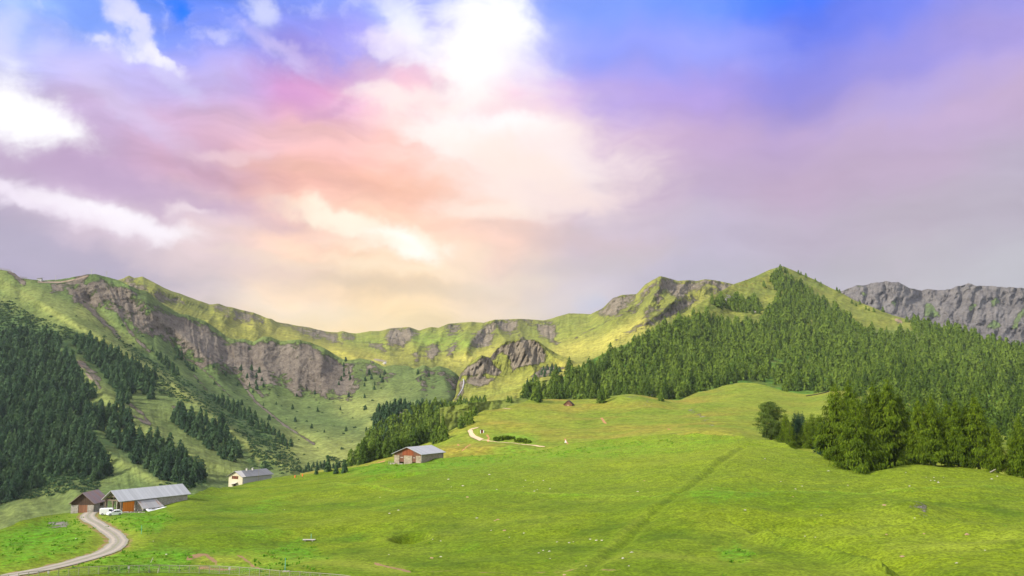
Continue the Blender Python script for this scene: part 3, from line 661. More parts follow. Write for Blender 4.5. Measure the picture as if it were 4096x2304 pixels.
def F_m(X, Y, wx, wy, wz):
    rock = polymask(X, Y, ROCK_F, 8, 12)*.84
    top, _ = polydist(X, Y, [(c[0], c[1]) for c in F_crest[2:-1]]); rock = rock*np.clip((top-1.0)/3.5, .0, 1)
    rock = np.maximum(rock, strokes(X, Y, [([(10,271),(20,280),(24,284)], 3.0, .8), ([(118,312),(130,332),(147,350)], 1.8, .75), ([(92,310),(105,325),(120,338)], 2.2, .6), ([(169,340),(184,358),(204,366)], 2.2, .7), ([(180,350),(215,380)], 1.4, .6), ([(194,375),(208,392)], 1.2, .55), ([(205,372),(230,396)], 1.2, .55), ([(240,380),(256,402),(284,425),(314,444)], 1.3, .85), ([(80,362),(90,372),(100,388)], 2.0, .75), ([(126,400),(144,415),(150,424)], 1.8, .6), ([(134,416),(150,425)], 1.5, .6), ([(173,406),(182,412)], 2.2, .6), ([(284,382),(300,395)], 3.2, .7), ([(310,385),(325,396)], 3.5, .8), ([(245,378),(262,396)], 3, .6), ([(372,362),(388,382)], 1.6, .5), ([(462,378),(463,395),(455,405)], 4.0, .9)]))
    dry_sunlit = strokes(X, Y, [([(0,285),(50,310),(109,343),(161,377),(207,413),(256,448),(292,468)], 7, .75), ([(80,312),(100,325),(125,345)], 9, .8), ([(90,378),(126,412),(170,446),(240,475)], 8, .45), ([(290,445),(340,452),(390,462)], 15, 1.0), ([(345,405),(372,408),(375,425)], 12, .9), ([(0,300),(30,310),(60,325)], 9, .4)])  # valley-floor stroke paints a patch of sun into the grass colour
    LQ = lambda pts: Q(pts, 0, 260, 6.0375)
    lush = polymask(X, Y, [LQ([(-200,260),(60,250),(400,410),(700,565),(1180,880),(1060,840),(800,700),(760,880),(690,800),(560,700),(520,860),(600,1040),(1090,1180),(1220,1340),(1000,1350),(760,1190),(640,1200),(660,1300),(250,1380),(-200,1600)]), LQ([(680,440),(1250,805),(1700,1085),(1810,1290),(1520,1250),(1250,910),(880,625)])], 4, 5)*.85
    dry_sunlit = np.maximum(dry_sunlit, strokes(X, Y, [(LQ([(0,120),(200,240),(400,370),(560,450),(720,550),(900,650),(1100,790),(1300,950),(1480,1100),(1560,1210)]), 3.6, 1.0), (LQ([(-60,60),(200,200),(420,330),(600,430)]), 10, .55), (LQ([(560,900),(760,1010),(1000,1150),(1300,1290)]), 12, .35), (LQ([(470,600),(560,760),(640,850)]), 4, .6), (LQ([(500,1040),(650,1180),(900,1320),(1040,1370)]), 5, .5), (LQ([(2160,900),(2290,860),(2330,960)]), 14, .8)]))
    rock = np.maximum(rock, strokes(X, Y, [(LQ([(330,170),(420,150),(520,100)]), 5, .7), (LQ([(400,160),(480,240),(560,310),(700,440)]), 3, .75), (LQ([(740,360),(800,450),(900,550)]), 2.2, .7), (LQ([(780,870),(860,930),(900,980)]), 1.6, .7), (LQ([(480,610),(560,680),(600,720)]), 3, .8)]))
    dirt = strokes(X, Y, [([(38,282.0),(60,282.3),(75,279.5),(88,275.8)], .9, 1.0), ([(78,362),(92,380)], 2.2, .6)])
    return dict(rock=rock, dry_sunlit=dry_sunlit, lush=lush, dirt=dirt)
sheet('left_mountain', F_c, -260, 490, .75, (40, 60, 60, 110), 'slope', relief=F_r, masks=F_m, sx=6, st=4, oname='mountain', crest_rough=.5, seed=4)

# --- rock outcrops beyond the gorge
G_c = [
 [(430,425,1080),(463,412,1120),(500,410,1100),(540,402,1080),(600,392,1080),(660,380,1100)],
 [(430,412,1180),(463,396,1230),(500,395,1230),(540,388,1230),(600,380,1200),(660,372,1200)],
 [(430,408,1220),(452,400,1290),(463,380,1350),(496,378,1370),(511,376,1390),(544,366,1390),(564,368,1370),(600,372,1300),(660,366,1300)],
 [(430,405,1240),(448,402,1300),(455,388,1360),(461,373,1410),(470,363,1430),(477,357.5,1440),(481.6,355,1440),(486,356.5,1450),(490,357.5,1450),(497,348.5,1480),(504.5,342,1490),(511,340.5,1500),(519.4,339,1500),(527,340,1500),(534,339,1500),(540,342.5,1500),(546,347,1500),(555,352.5,1490),(564,357,1470),(575,362,1430),(600,366,1400),(660,362,1400)]]
ROCK_G = [Q(p,425,287.5,10.064) for p in ([(660,690),(720,620),(800,560),(950,525),(1110,530),(1200,600),(1220,660),(1200,740),(1100,780),(960,800),(880,860),(850,740),(780,660),(700,720)], [(350,880),(400,820),(470,770),(560,690),(630,700),(700,760),(760,830),(740,880),(520,885)], [(1070,900),(1130,830),(1230,790),(1320,775),(1400,810),(1300,850),(1200,880),(1100,915)], [(350,900),(410,960),(400,1060),(330,1140),(290,1140),(340,1050)], [(430,900),(700,900),(640,980),(520,1000),(420,980)])]
def G_r(X, Y, r):
    mk = polymask(X, Y, ROCK_G[:3], 5)
    e = 14*fbm(X/25., Y/25., 4, 121)+(5+16*mk)*fbm((X+.3*Y)/6.5, Y/26., 4, 125, .5, True)+(1.5+6*mk)*fbm(X/3., Y/3., 3, 127)
    for p, a, w in [([(481,355),(485,368),(492,385)], 22, 7), ([(481,355),(474,366),(466,374)], 15, 5), ([(504,342),(512,355),(520,372)], 20, 5), ([(519,339),(530,360),(534,372)], 45, 7), ([(536,340),(552,356),(566,364)], 40, 6), ([(548,345),(570,362)], 30, 5)]:
        d, _ = polydist(X, Y, p); e = e-a*np.exp(-d/w)
    return e
def G_m(X, Y, wx, wy, wz):
    rock = polymask(X, Y, ROCK_G, 3, 2.5)*.9
    return dict(rock=rock, dry_sunlit=strokes(X, Y, [([(560,366),(590,372)], 8, .9), ([(490,385),(540,380)], 8, .3)]), lush=strokes(X, Y, [([(480,400),(530,385)], 10, .3)]))
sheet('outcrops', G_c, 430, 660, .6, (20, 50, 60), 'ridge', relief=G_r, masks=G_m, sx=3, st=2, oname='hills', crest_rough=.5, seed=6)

# --- ridge closing the valley
E_crest = [(-260,292,2200),(100,290,2200),(112,284,2250),(118,280,2250),(124,278,2260),(129,275.6,2270),(132,277,2270),(134,278,2270),(138,277.3,2280),(142.6,276.5,2280),(155,283,2300),(169,290,2330),(184,295,2360),(199,300.7,2400),(209.7,304.5,2440),(214,304,2440),(218.6,303.7,2450),(225,306,2460),(234,308,2480),(244,310.5,2500),(254,312.5,2520),(262,316,2550),(267,318,2560),(272,319,2580),(277,322,2700),(294.5,325,2780),(309.5,327.5,2820),(326,331.5,2850),(337,332.5,2870),(342,331,2850),(349,332.8,2850),(356,333.5,2850),(372,331,2850),(380,331,2850),(389,328.6,2830),(397,327.6,2820),(409,327,2820),(419,330.6,2840),(430,327,2830),(438.6,327.6,2830),(448.6,323.6,2820),(456.5,323,2820),(471.4,321.8,2800),(483.6,322.8,2800),(494.5,319.5,2780),(524,319,2760),(534,319.8,2740),(544,320.5,2740),(557,316.8,2720),(569,313.3,2700),(591,314,2650),(603,308,2600),(613,298,2560),(622,295,2550),(636.6,294,2540),(644.6,285,2520),(652.5,280,2500),(660.5,276,2480),(666.4,277.4,2480),(678,281,2520),(687,280,2560),(696,281,2560),(705,279.4,2560),(716,280.4,2560),(730,283.4,2560),(760,292,2560),(830,310,2560)]
E_c = [
 [(-260,330,1500),(100,310,1550),(150,312,1600),(200,338,1620),(250,352,1650),(330,372,1640),(400,378,1600),(470,388,1580),(530,368,1620),(570,374,1560),(600,374,1560),(660,350,1700),(760,330,1900),(830,330,2000)],
 [(-260,310,1800),(100,300,1850),(130,292,1900),(200,320,1900),(250,335,1950),(330,350,2050),(400,357,2100),(470,360,2100),(530,350,2100),(570,352,2000),(600,346,2000),(660,320,2150),(730,305,2250),(830,320,2300)],
 E_crest]
def EP(l, k=10.064): return l
SP_E = [(Q([(1180,690),(1210,730),(1250,790)],225,262.5,10.064), 60, 5), (Q([(1650,668),(1640,760),(1650,870)],225,262.5,10.064), 70, 5), (Q([(1850,655),(1880,740),(1900,840)],225,262.5,10.064), 80, 5), (Q([(2060,650),(2010,720),(1950,850)],225,262.5,10.064), 90, 5.5), (Q([(2250,618),(2190,690),(2160,780)],225,262.5,10.064), 80, 5), (Q([(2110,800),(2120,900),(2080,990)],225,262.5,10.064), 70, 4), (Q([(2290,790),(2300,880),(2260,940)],225,262.5,10.064), 60, 4), (Q([(2480,598),(2430,680),(2400,780)],225,262.5,10.064), 80, 5), (Q([(1930,895),(1940,950),(1900,1000)],225,262.5,10.064), 40, 3),
 (Q([(650,335),(560,440),(440,560),(420,640)],425,287.5,10.064), 120, 7), (Q([(700,325),(740,440),(800,520)],425,287.5,10.064), 80, 6), (Q([(930,320),(950,420),(980,500)],425,287.5,10.064), 90, 6), (Q([(1190,335),(1210,420),(1230,500)],425,287.5,10.064), 50, 5), (Q([(1340,300),(1350,400),(1400,430)],425,287.5,10.064), 50, 7),
 (Q([(860,140),(850,240),(800,320),(740,440),(720,600)],575,262.5,10.064), 75, 9), (Q([(860,140),(700,290),(600,420),(420,560),(100,720)],575,262.5,10.064), 70, 10), (Q([(470,325),(440,420),(380,520)],575,262.5,10.064), 50, 5), (Q([(380,360),(330,460),(280,540)],575,262.5,10.064), 50, 5), (Q([(1370,250),(1200,290),(1000,390),(800,540),(600,690),(400,780)],575,262.5,10.064), 60, 12), (Q([(1130,180),(1040,300),(1000,380)],575,262.5,10.064), 70, 6), (Q([(1310,172),(1280,240)],575,262.5,10.064), 50, 5),
 (Q([(1300,260),(1480,380),(1560,430)],0,250,10.064), 70, 6), (Q([(1435,268),(1700,420),(2000,540)],0,250,10.064), 60, 5), (Q([(1560,375),(1850,490),(2150,600),(2576,780)],0,250,10.064), 90, 8), (Q([(2200,545),(2150,640),(2100,700)],0,250,10.064), 60, 5), (Q([(2340,590),(2240,680)],0,250,10.064), 55, 5), (Q([(290,510),(270,560),(300,620)],225,262.5,10.064), 60, 4), (Q([(440,570),(560,660),(760,760)],225,262.5,10.064), 110, 7), (Q([(90,465),(60,520),(0,590)],225,262.5,10.064), 60, 5),
 (Q([(1120,880),(1250,920),(1330,960)],225,262.5,10.064), 50, 4)]
ROCK_E = [Q(p,225,262.5,10.064) for p in ([(550,605),(700,635),(850,665),(1050,700),(1150,720),(1130,760),(1180,830),(1100,810),(950,760),(800,720),(700,680)], [(1160,700),(1200,700),(1300,740),(1280,780),(1200,770)], [(1430,800),(1480,790),(1560,820),(1620,870),(1580,890),(1500,870)], [(1620,690),(1720,665),(1850,665),(1940,700),(1930,740),(1850,800),(1780,860),(1660,860),(1620,790)], [(2010,900),(2040,840),(2110,800),(2170,810),(2170,900),(2100,990),(2020,980)], [(1880,920),(1940,895),(1970,930),(1930,995)], [(2240,850),(2320,800),(2340,860),(2290,940),(2230,920)], [(2230,625),(2380,625),(2400,680),(2250,720)], [(90,480),(210,490),(290,520),(400,580),(400,620),(280,600),(180,540),(100,580)], [(60,490),(0,560),(0,480),(50,450)])] + \
 [Q(p,425,287.5,10.064) for p in ([(430,570),(480,480),(560,440),(650,345),(700,335),(930,335),(920,420),(860,470),(780,450),(720,380),(700,500),(640,600),(440,600)], [(960,335),(1060,345),(1200,350),(1330,360),(1330,430),(1300,500),(1340,560),(1250,540),(1130,460),(1060,380)], [(930,470),(990,480),(1010,520),(930,520)])] + \
 [Q(p,575,262.5,10.064) for p in ([(230,500),(270,450),(380,360),(470,328),(620,330),(560,400),(480,480),(380,540),(290,560)], [(640,380),(700,240),(860,145),(830,220),(720,340),(650,430),(560,500)], [(870,140),(930,160),(1040,198),(1220,192),(1330,175),(1600,215),(1560,260),(1480,290),(1360,250),(1250,260),(1100,350),(1040,360),(950,330),(890,260),(870,350),(880,480),(840,520),(800,400),(820,300)], [(740,440),(790,460),(740,580),(700,600),(720,500)], [(900,490),(1000,410),(1190,335),(1230,360),(1080,500),(950,560),(850,600),(700,650),(560,710),(430,750),(600,660),(820,540)], [(1370,255),(1450,290),(1430,320),(1380,300)])] + \
 [Q(p,0,250,10.064) for p in ([(1190,305),(1300,265),(1400,330),(1530,400),(1520,420),(1400,395),(1290,345)], [(1520,430),(1600,420),(1680,490),(1780,480),(1850,520),(1650,515),(1570,490)], [(2130,560),(2200,545),(2330,590),(2300,630),(2180,600)], [(2370,620),(2576,680),(2500,740),(2350,690)])]
def E_r(X, Y, r):
    mk = polymask(X, Y, ROCK_E, 4)
    e = 30*fbm(X/30., Y/30., 3, 131)+9*fbm((X+.8*Y)/10., Y/30., 3, 134, .5, True)+(7+24*mk)*fbm((X+2*fbm(X/9., Y/9., 2, 136))/7., Y/20., 4, 135, .5, True)+(1.5+15*mk)*fbm(X/4., Y/5., 4, 139, .66)
    for p, a, w in SP_E:
        d, _ = polydist(X, Y, p); e = e-1.35*a*np.exp(-np.sqrt(d*d+1.5)/w)
    return e
def E_m(X, Y, wx, wy, wz):
    rock = polymask(X, Y, ROCK_E, 4.5, 6)*.80
    rock = np.maximum(rock, strokes(X, Y, [(Q([(0,760),(300,600),(560,480)],575,262.5,10.064), 1.2, .45), (Q([(960,250),(1040,360)],575,262.5,10.064), 1.6, .7)]))
    dry_sunlit = strokes(X, Y, [([(290,345),(340,355),(380,362)], 8, .8), ([(450,362),(500,352),(470,372)], 8, .9), ([(560,352),(600,345),(640,325)], 9, 1.0), ([(240,320),(290,335)], 8, .5)])  # cloud-gap sun patches painted as yellower, brighter grass
    lush = strokes(X, Y, [([(420,340),(470,345)], 10, .8), ([(350,336),(380,345)], 10, .5), ([(540,335),(600,325)], 12, .3)])
    return dict(rock=rock, dry_sunlit=dry_sunlit, lush=lush, dirt=strokes(X, Y, [([(375,359),(386,362)], 2.0, .7)]))
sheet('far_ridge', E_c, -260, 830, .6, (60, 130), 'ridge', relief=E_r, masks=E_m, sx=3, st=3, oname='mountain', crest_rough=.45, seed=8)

# --- grey mountain on the right
H_crest = [(780,330,3200),(820,312,3200),(839.5,292,3200),(848,288.5,3200),(858,285,3200),(863,285.5,3200),(870,283.8,3200),(877,282,3200),(880,282.6,3200),(886,281,3200),(891,282,3200),(898,281.9,3200),(904,285,3200),(909,288,3200),(921,290.3,3250),(929,289,3250),(940,290,3250),(950,289.3,3250),(956,286.3,3230),(964,285.4,3220),(967.7,282.7,3200),(975.7,285.4,3200),(984,286.2,3200),(991.6,285.9,3200),(1006.5,287.3,3200),(1024,288,3200),(1100,280,3200),(1284,292,3200)]
H_c = [[(780,400,2300),(1284,400,2300)], [(780,360,2600),(1284,345,2650)], H_crest]
ROCKY = [(Q(p,768,262.5,10.064), 1) for p in ()]
GRN_H = [Q(p,768,262.5,10.064) for p in ([(1590,400),(1640,420),(1720,500),(1730,550),(1560,540)], [(2000,470),(2070,410),(2110,430),(2040,490)], [(2240,400),(2290,345),(2340,400),(2260,440)], [(2190,660),(2270,560),(2360,640),(2280,670)], [(2450,670),(2520,520),(2576,440),(2576,520),(2500,660)], [(930,300),(990,310),(960,350)], [(1240,380),(1300,370),(1280,460)])]
def H_r(X, Y, r):
    e = 60*fbm(X/26., Y/40., 4, 151)+62*fbm((X+.25*Y+5*fbm(X/12., Y/12., 3, 157))/15., Y/34., 4, 155, .5, True)+26*fbm(X/7., Y/7., 5, 159, .65)
    return e
def H_m(X, Y, wx, wy, wz):
    g = polymask(X, Y, GRN_H, 1.6, 2)
    crest = np.interp(X, [c[0] for c in H_crest], [c[1] for c in H_crest]); top = gz(Y-crest, 2.2)
    return dict(rock=np.clip(1.0-.95*g-.35*top-.25*np.clip(fbm(X/14., Y/14., 4, 161)*2, 0, 1), 0, 1), lush=g)
sheet('right_mountain', H_c, 780, 1284, .7, (25, 110), 'grey', relief=H_r, masks=H_m, sx=3, st=3, oname='mountain', crest_rough=1.3, seed=10)

# wide land under and beyond everything
def base_land():
    n = 60; xs = np.linspace(-30000, 30000, n*2); ys = np.linspace(-30000, 30000, n*2)
    X, Y = np.meshgrid(xs, ys); Z = -230+60*fbm(X/4000., Y/4000., 4, 171)
    idx = np.arange(X.size).reshape(X.shape)
    Fc = np.stack([idx[:-1, :-1], idx[:-1, 1:], idx[1:, 1:], idx[1:, :-1]], -1).reshape(-1, 4)
    z = np.zeros(X.size)
    me = np_mesh('land', np.stack([X, Y, Z], -1).reshape(-1, 3), Fc, True, dict(rock=z, dirt=z, lush=z, dry_sunlit=z))
    tag(obj('terrain', me, M['hill']), kind='structure')
base_land()
bpy.context.view_layer.update()

def cast(names, px, py):
    x, y, z = ray(px, py); d = Vector((x, y, z)).normalized(); best = None
    for n in names:
        ok, p, nn, i = SHEETS[n].ray_cast(Vector((0, 0, CAMZ)), d)
        if ok and (best is None or p.length < best.length): best = p.copy()
    return best
def drop(names, x, y):
    best = None
    for n in names:
        ok, p, nn, i = SHEETS[n].ray_cast(Vector((x, y, 3000)), Vector((0, 0, -1)))
        if ok and (best is None or p.z > best.z): best = p.copy()
    return best

#PART2
# ------------------------------------------------------------------ roads, tracks and water laid on the ground
def strip_mesh(name, pts, width, names, mat, lift=.1, n=6, kind='structure', wob=.25, seed=0):
    P = [np.array(p, float) for p in pts]; V = []; t = 0
    for i, p in enumerate(P):
        d = P[min(i+1, len(P)-1)]-P[max(i-1, 0)]; d = d/(np.linalg.norm(d)+1e-9); nrm = np.array([-d[1], d[0]])
        w = width*(1+wob*float(perlin(np.array([i*.37+seed]), np.array([seed+.5]))[0])) if not callable(width) else width(i/(len(P)-1))
        for k in range(n+1):
            q = p+nrm*(k/n-.5)*w; h = drop(names, q[0], q[1]); z = (h.z if h else 0)+lift*(1-.35*(abs(k/n-.5)*2)**2)
            V.append((q[0], q[1], z))
    m = n+1; idx = np.arange(len(V)).reshape(-1, m)
    Fc = np.stack([idx[:-1, :-1], idx[1:, :-1], idx[1:, 1:], idx[:-1, 1:]], -1).reshape(-1, 4)
    V = np.array(V); me = np_mesh(name, V, Fc, True, dict(edge=np.tile(np.abs(np.arange(m)/n-.5)*2, len(P))))
    o = obj(name, me, mat); tag(o, kind=kind); return o
def mat_road():
    m, T = newmat('gravel_road'); P = T.node('ShaderNodeTexCoord').outputs['Object']
    n = T.noise(P, .5, 6, .65); n2 = T.noise(P, 5, 4, .6); e = T.attr('edge')
    c = T.mix(n, (.19,.178,.158), (.40,.365,.305))
    rut = T.ss(T.math('ABSOLUTE', T.math('SUBTRACT', e, .52)), .26, .05)
    c = T.mix(T.math('MULTIPLY', rut, .55), c, (.50,.42,.34)); c = T.mix(T.ss(n2, .45, .7, 0, .5), c, (.20,.18,.17))
    mid = T.ss(T.math('ADD', T.math('ABSOLUTE', T.math('SUBTRACT', e, .0)), T.math('MULTIPLY', T.math('SUBTRACT', n2, .5), .5)), .16, .02)
    c = T.mix(T.math('MULTIPLY', mid, .5), c, (.20,.21,.08))
    g = T.ss(T.math('ADD', e, T.math('MULTIPLY', T.math('SUBTRACT', n, .5), .8)), .90, 1.02)
    c = T.mix(g, c, (.20,.24,.05)); finish(T, c, .95, n2, .05, .7, .1); return m
M['road'] = mat_road()
M['path'] = mat_plain('pale_gravel_path', (.50,.37,.24), .95, .18, .6)
strip_mesh('road', ROAD, 4.0, ['meadow'], M['road'], .16, wob=.12)
def px_xy(pts, names):
    o = []
    for p in pts:
        h = cast(names, *p)
        if h: o.append((h.x, h.y))
    return o
strip_mesh('path', smooth_poly(px_xy([(478.5,427.6),(474,428.6),(469.8,430),(470.8,432.5),(471.5,435),(474,437.3),(478,439),(482,440)], ['pasture']), 5), 2.8, ['pasture'], M['path'], .25, wob=.15)
strip_mesh('path', smooth_poly(px_xy([(482.5,440.2),(492,441.3),(505,442.6),(520,444.2)], ['pasture']), 5), .7, ['pasture'], M['path'], .12)
strip_mesh('path', smooth_poly(px_xy([(521,444.4),(528,445.0),(536,445.8),(545,446.8)], ['pasture']), 5), 1.1, ['pasture'], M['path'], .25)
strip_mesh('path', smooth_poly(px_xy([(497,408.0),(503,408.2),(511,408.8)], ['pasture']), 4), 1.5, ['pasture'], M['path'], .2)
wm, T = newmat('white_water'); finish(T, T.mix(T.noise(T.node('ShaderNodeTexCoord').outputs['Object'], .15, 5), (.25,.25,.25), (.50,.50,.50)), .3)
M['water'] = wm
strip_mesh('stream', px_xy([(463.2,379.5),(463.8,382.5),(463.2,385.5),(462.8,388),(461.5,391),(459.5,394),(457.5,396.5)], ['outcrops', 'left_mountain']), 1.5, ['outcrops', 'left_mountain'], M['water'], 1.2, n=2, wob=.6)

# ------------------------------------------------------------------ plants
M['bark'] = mat_plain('bark', (.13,.10,.08), .95, .35, 3.0)
M['larch'] = mat_leaf('larch_needles', (.062,.115,.005), (.130,.200,.008), (.24,.33,.016), .2, .45)
M['conifer'] = mat_leaf('conifer_needles', (.052,.102,.014), (.118,.195,.022), (.215,.305,.036), .55, .4)
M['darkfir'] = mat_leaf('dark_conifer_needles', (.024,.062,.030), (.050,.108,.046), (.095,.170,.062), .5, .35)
M['bush'] = mat_leaf('alder_leaves', (.036,.085,.036), (.055,.115,.045), (.085,.155,.055), .2, .3)
def conifer_np(H, Rr, n, seed, base=.08, fs=.09, top=.85, lump=.35, nbr=0, round_=False, trunk=True, trunk_r=.02, thin=.5):
    rs = np.random.RandomState(seed)
    t = base+(1-base)*(1-np.sqrt(rs.rand(n))) if not round_ else base+(1-base)*rs.rand(n)**.8
    q = (t-base)/(1-base)
    prof = (1-q)**top*np.minimum(1, .55+q*5) if not round_ else np.sqrt(np.maximum(0, 1-(2*q-1)**2))**.8
    ang = rs.rand(n)*2*np.pi
    if nbr:
        lv = np.round(q*nbr)/nbr; h = np.sin(lv*9173.1)*43758.5; off = (h-np.floor(h))*2*np.pi
        k = 5; ang = off+(np.floor(rs.rand(n)*k)/k)*2*np.pi+rs.randn(n)*.22; q2 = lv+rs.randn(n)*.25/nbr; t = np.clip(base+(1-base)*q2, base*.6, 1); blen = .72+.45*(np.sin(off*3+np.round(ang))*.5+.5)
    else: blen = 1
    lum = 1+lump*(np.sin(ang*3+seed+q*7)*.5+np.sin(ang*5+q*13+seed*2)*.35)
    rad = Rr*prof*lum*blen*(rs.rand(n)**.45)
    z = t*H-(rad*.18 if not round_ else 0)
    c = np.stack([np.cos(ang)*rad, np.sin(ang)*rad, z], 1)
    out = np.stack([np.cos(ang), np.sin(ang), np.full(n, -.15)+rs.randn(n)*.35], 1); out /= np.linalg.norm(out, axis=1)[:, None]
    tang = np.stack([-np.sin(ang), np.cos(ang), np.zeros(n)], 1)
    side = tang+rs.randn(n, 3)*.35; side /= np.linalg.norm(side, axis=1)[:, None]+1e-9
    out = np.stack([np.cos(ang)*.45, np.sin(ang)*.45, np.full(n, -.85)], 1)+rs.randn(n, 3)*.30; out /= np.linalg.norm(out, axis=1)[:, None]
    s = H*fs*(.55+.9*rs.rand(n))*(.45+.75*np.sqrt(np.maximum(prof, .02)))
    a = c-side*s[:, None]*thin; b = c+side*s[:, None]*thin; d = c+out*s[:, None]*1.0
    e = c-out*s[:, None]*.6
    V = np.stack([a, e, b, d], 1).reshape(-1, 3); Fc = np.arange(n*4).reshape(n, 4)
    tint = np.repeat(np.clip(.5+.28*rs.randn(n)+.25*(q-.5)+.12*lum-.1, 0, 1), 4); leaf = np.ones(n*4)
    if trunk:
        tv, tf = trunk_np(H*.92, H*trunk_r)
        Fc = np.concatenate([Fc, tf+len(V)]); V = np.concatenate([V, tv]); tint = np.concatenate([tint, np.zeros(len(tv))]); leaf = np.concatenate([leaf, np.zeros(len(tv))])
    return V, Fc, tint, leaf
def trunk_np(h, r, n=6, z0=-1.0):
    zs = [z0, h*.04, h*.5, h]; rr = [r*1.5, r, r*.55, r*.08]; V = []
    for z, q in zip(zs, rr):
        for i in range(n): V.append((math.cos(2*math.pi*i/n)*q, math.sin(2*math.pi*i/n)*q, z))
    F = [(k*n+i, k*n+(i+1) % n, (k+1)*n+(i+1) % n, (k+1)*n+i) for k in range(3) for i in range(n)]
    return np.array(V), np.array(F)
def bush_np(Rr, Hh, n, seed):
    rs = np.random.RandomState(seed); ph = rs.rand(n)*2*np.pi; ct = rs.rand(n)**.7
    lum = 1+.25*np.sin(ph*3+seed)+.15*np.sin(ph*5+ct*6)
    rad = Rr*np.sqrt(1-ct*ct)*lum; c = np.stack([np.cos(ph)*rad, np.sin(ph)*rad, ct*Hh*lum], 1)
    r1 = rs.randn(n, 3); r1 /= np.linalg.norm(r1, axis=1)[:, None]; r2 = np.cross(r1, rs.randn(n, 3)); r2 /= np.linalg.norm(r2, axis=1)[:, None]
    s = (Rr*.42*(.5+rs.rand(n)))[:, None]
    V = np.stack([c-r1*s*.6, c-r2*s*.6, c+r1*s*.6, c+r2*s*.6], 1).reshape(-1, 3)
    return V, np.arange(n*4).reshape(n, 4), np.repeat(np.clip(.45+.25*rs.randn(n)+.3*(ct-.5), 0, 1), 4), np.ones(n*4)
def merged(name, protos, places, mat, kind='stuff', label=None, cat=None):
    """places: (x,y,z,scale,rot,variant,tintshift)"""
    VV, FF, TT, LL = [], [], [], []; off = 0
    for (x, y, z, s, a, v, ts) in places:
        V, Fc, t, l = protos[v]; ca, sa = math.cos(a)*s, math.sin(a)*s
        W = np.stack([V[:, 0]*ca-V[:, 1]*sa+x, V[:, 0]*sa+V[:, 1]*ca+y, V[:, 2]*s+z], 1)
        VV.append(W); FF.append(Fc+off); TT.append(np.clip(t+ts, 0, 1)); LL.append(l); off += len(V)
    me = np_mesh(name, np.concatenate(VV), np.concatenate(FF), False, dict(tint=np.concatenate(TT), leaf=np.concatenate(LL)))
    o = obj(name, me, mat); tag(o, label, cat, None, kind); return o
def mesh_of(name, data, mat):
    V, Fc, t, l = data; me = np_mesh(name, V, Fc, False, dict(tint=t, leaf=l)); me.materials.append(mat); return me

def scatter(polys, names, space, holes=(), margin=1.0, rfix=None, maxn=99999, warpn=3.0, gap=0, seed=0):
    """points in photo-outline polygons, dropped on the terrain; spacing is in metres across the view"""
    rs = np.random.RandomState(seed+500); out = []; cell = {}
    for p in polys:
        x0, x1 = min(a for a, b in p), max(a for a, b in p); y0, y1 = min(b for a, b in p), max(b for a, b in p)
        n = int((x1-x0)*(y1-y0)*1.6)
        X = x0+(x1-x0)*rs.rand(n); Y = y0+(y1-y0)*rs.rand(n)
        Xw = X+warpn*fbm(X/11., Y/11., 3, 201+seed); Yw = Y+warpn*.7*fbm(X/11.+30, Y/11., 3, 205+seed)
        ok = inpoly(Xw, Yw, p)
        for h in holes: ok &= ~inpoly(Xw, Yw, h)
        if gap: ok &= (fbm(X/16., Y/9., 3, 230+seed)+.35*rs.rand(n)) > gap
        for x, y in zip(X[ok], Y[ok]):
            if len(out) >= maxn: break
            h = cast(names, x, y)
            if h is None: continue
            d = h.y; sp = space*F_PX/d
            ix, iy = x/sp, y/(sp*.75); kx, ky = int(ix), int(iy); bad = False
            for a in (-2, -1, 0, 1, 2):
                for b in (-2, -1, 0, 1, 2):
                    for (qx, qy) in cell.get((int(x/6)+a, int(y/6)+b), ()):
                        if (qx-x)**2+((qy-y)/.75)**2 < sp*sp: bad = True; break
                    if bad: break
                if bad: break
            if bad: continue
            cell.setdefault((int(x/6), int(y/6)), []).append((x, y)); out.append((x, y, h))
    return out

# forest on the cone hill
POLY_HILL = [[(530,397),(540,391),(552,388),(572,374),(600,362),(635,346),(661,333),(684,320),(704,318),(716,319),(724,323),(739,326),(754,327),(764,320),(769,310),(776,304),(784,302),(776,292),(772,283),(775,276),(780,272),(787,273),(795,281),(807,289),(816,297),(831,307),(838,312),(854,323),(867,333),(878,336),(892,334),(908,338),(914,333),(910,324),(914,321),(937,328),(977,338),(1024,350),(1090,368),(1090,470),(1024,462),(940,452),(880,440),(855,420),(846,405),(836,394),(815,394),(790,391),(770,384),(752,380),(738,380),(720,390),(694,397),(680,401),(640,402),(600,403),(560,401)],
             [(711,304),(722,303),(735,298),(745,303),(757,303),(763,309),(757,314),(740,314),(722,310)]]
HOLES_HILL = [[(768,360),(782,362),(782,374),(768,376)], [(764,383),(768,376),(776,377),(772,386)], [(905,338),(915,334),(922,338),(916,346)], [(912,340),(930,356),(934,362),(920,352)], Q([(1250,520),(1330,500),(1500,540),(1650,600),(1700,640),(1500,600),(1330,560)],575,262.5,10.064)]
trees = []   # x, y, point, height, variant set, area
def addtrees(sc, hmin, hmax, area, vs):
    rs = np.random.RandomState(len(trees)+3)
    for x, y, p in sc:
        h = hmin+(hmax-hmin)*rs.rand()**1.2
        trees.append([x, y, p, h*(1 if rs.rand() > .08 else .6), vs, area])
addtrees(scatter(POLY_HILL, ['cone_hill'], 5.6, HOLES_HILL, seed=1, warpn=5, gap=-.14), 10, 23, 'hill', 0)
LONE = [(798.5,274),(801,275),(806,277.5),(815.5,281.5),(821,286),(837,291),(839.5,292.5),(852,303.5),(856,306),(860,304.5),(866,309.5),(869,311),(874,312),(883,312),(907,322),(712,297),(765,288),(764,286),(634,337),(628,341),(623,345),(762,311),(735,383),(742,380),(758,380),(602,403),(606,399),(661,401),(785,391)]
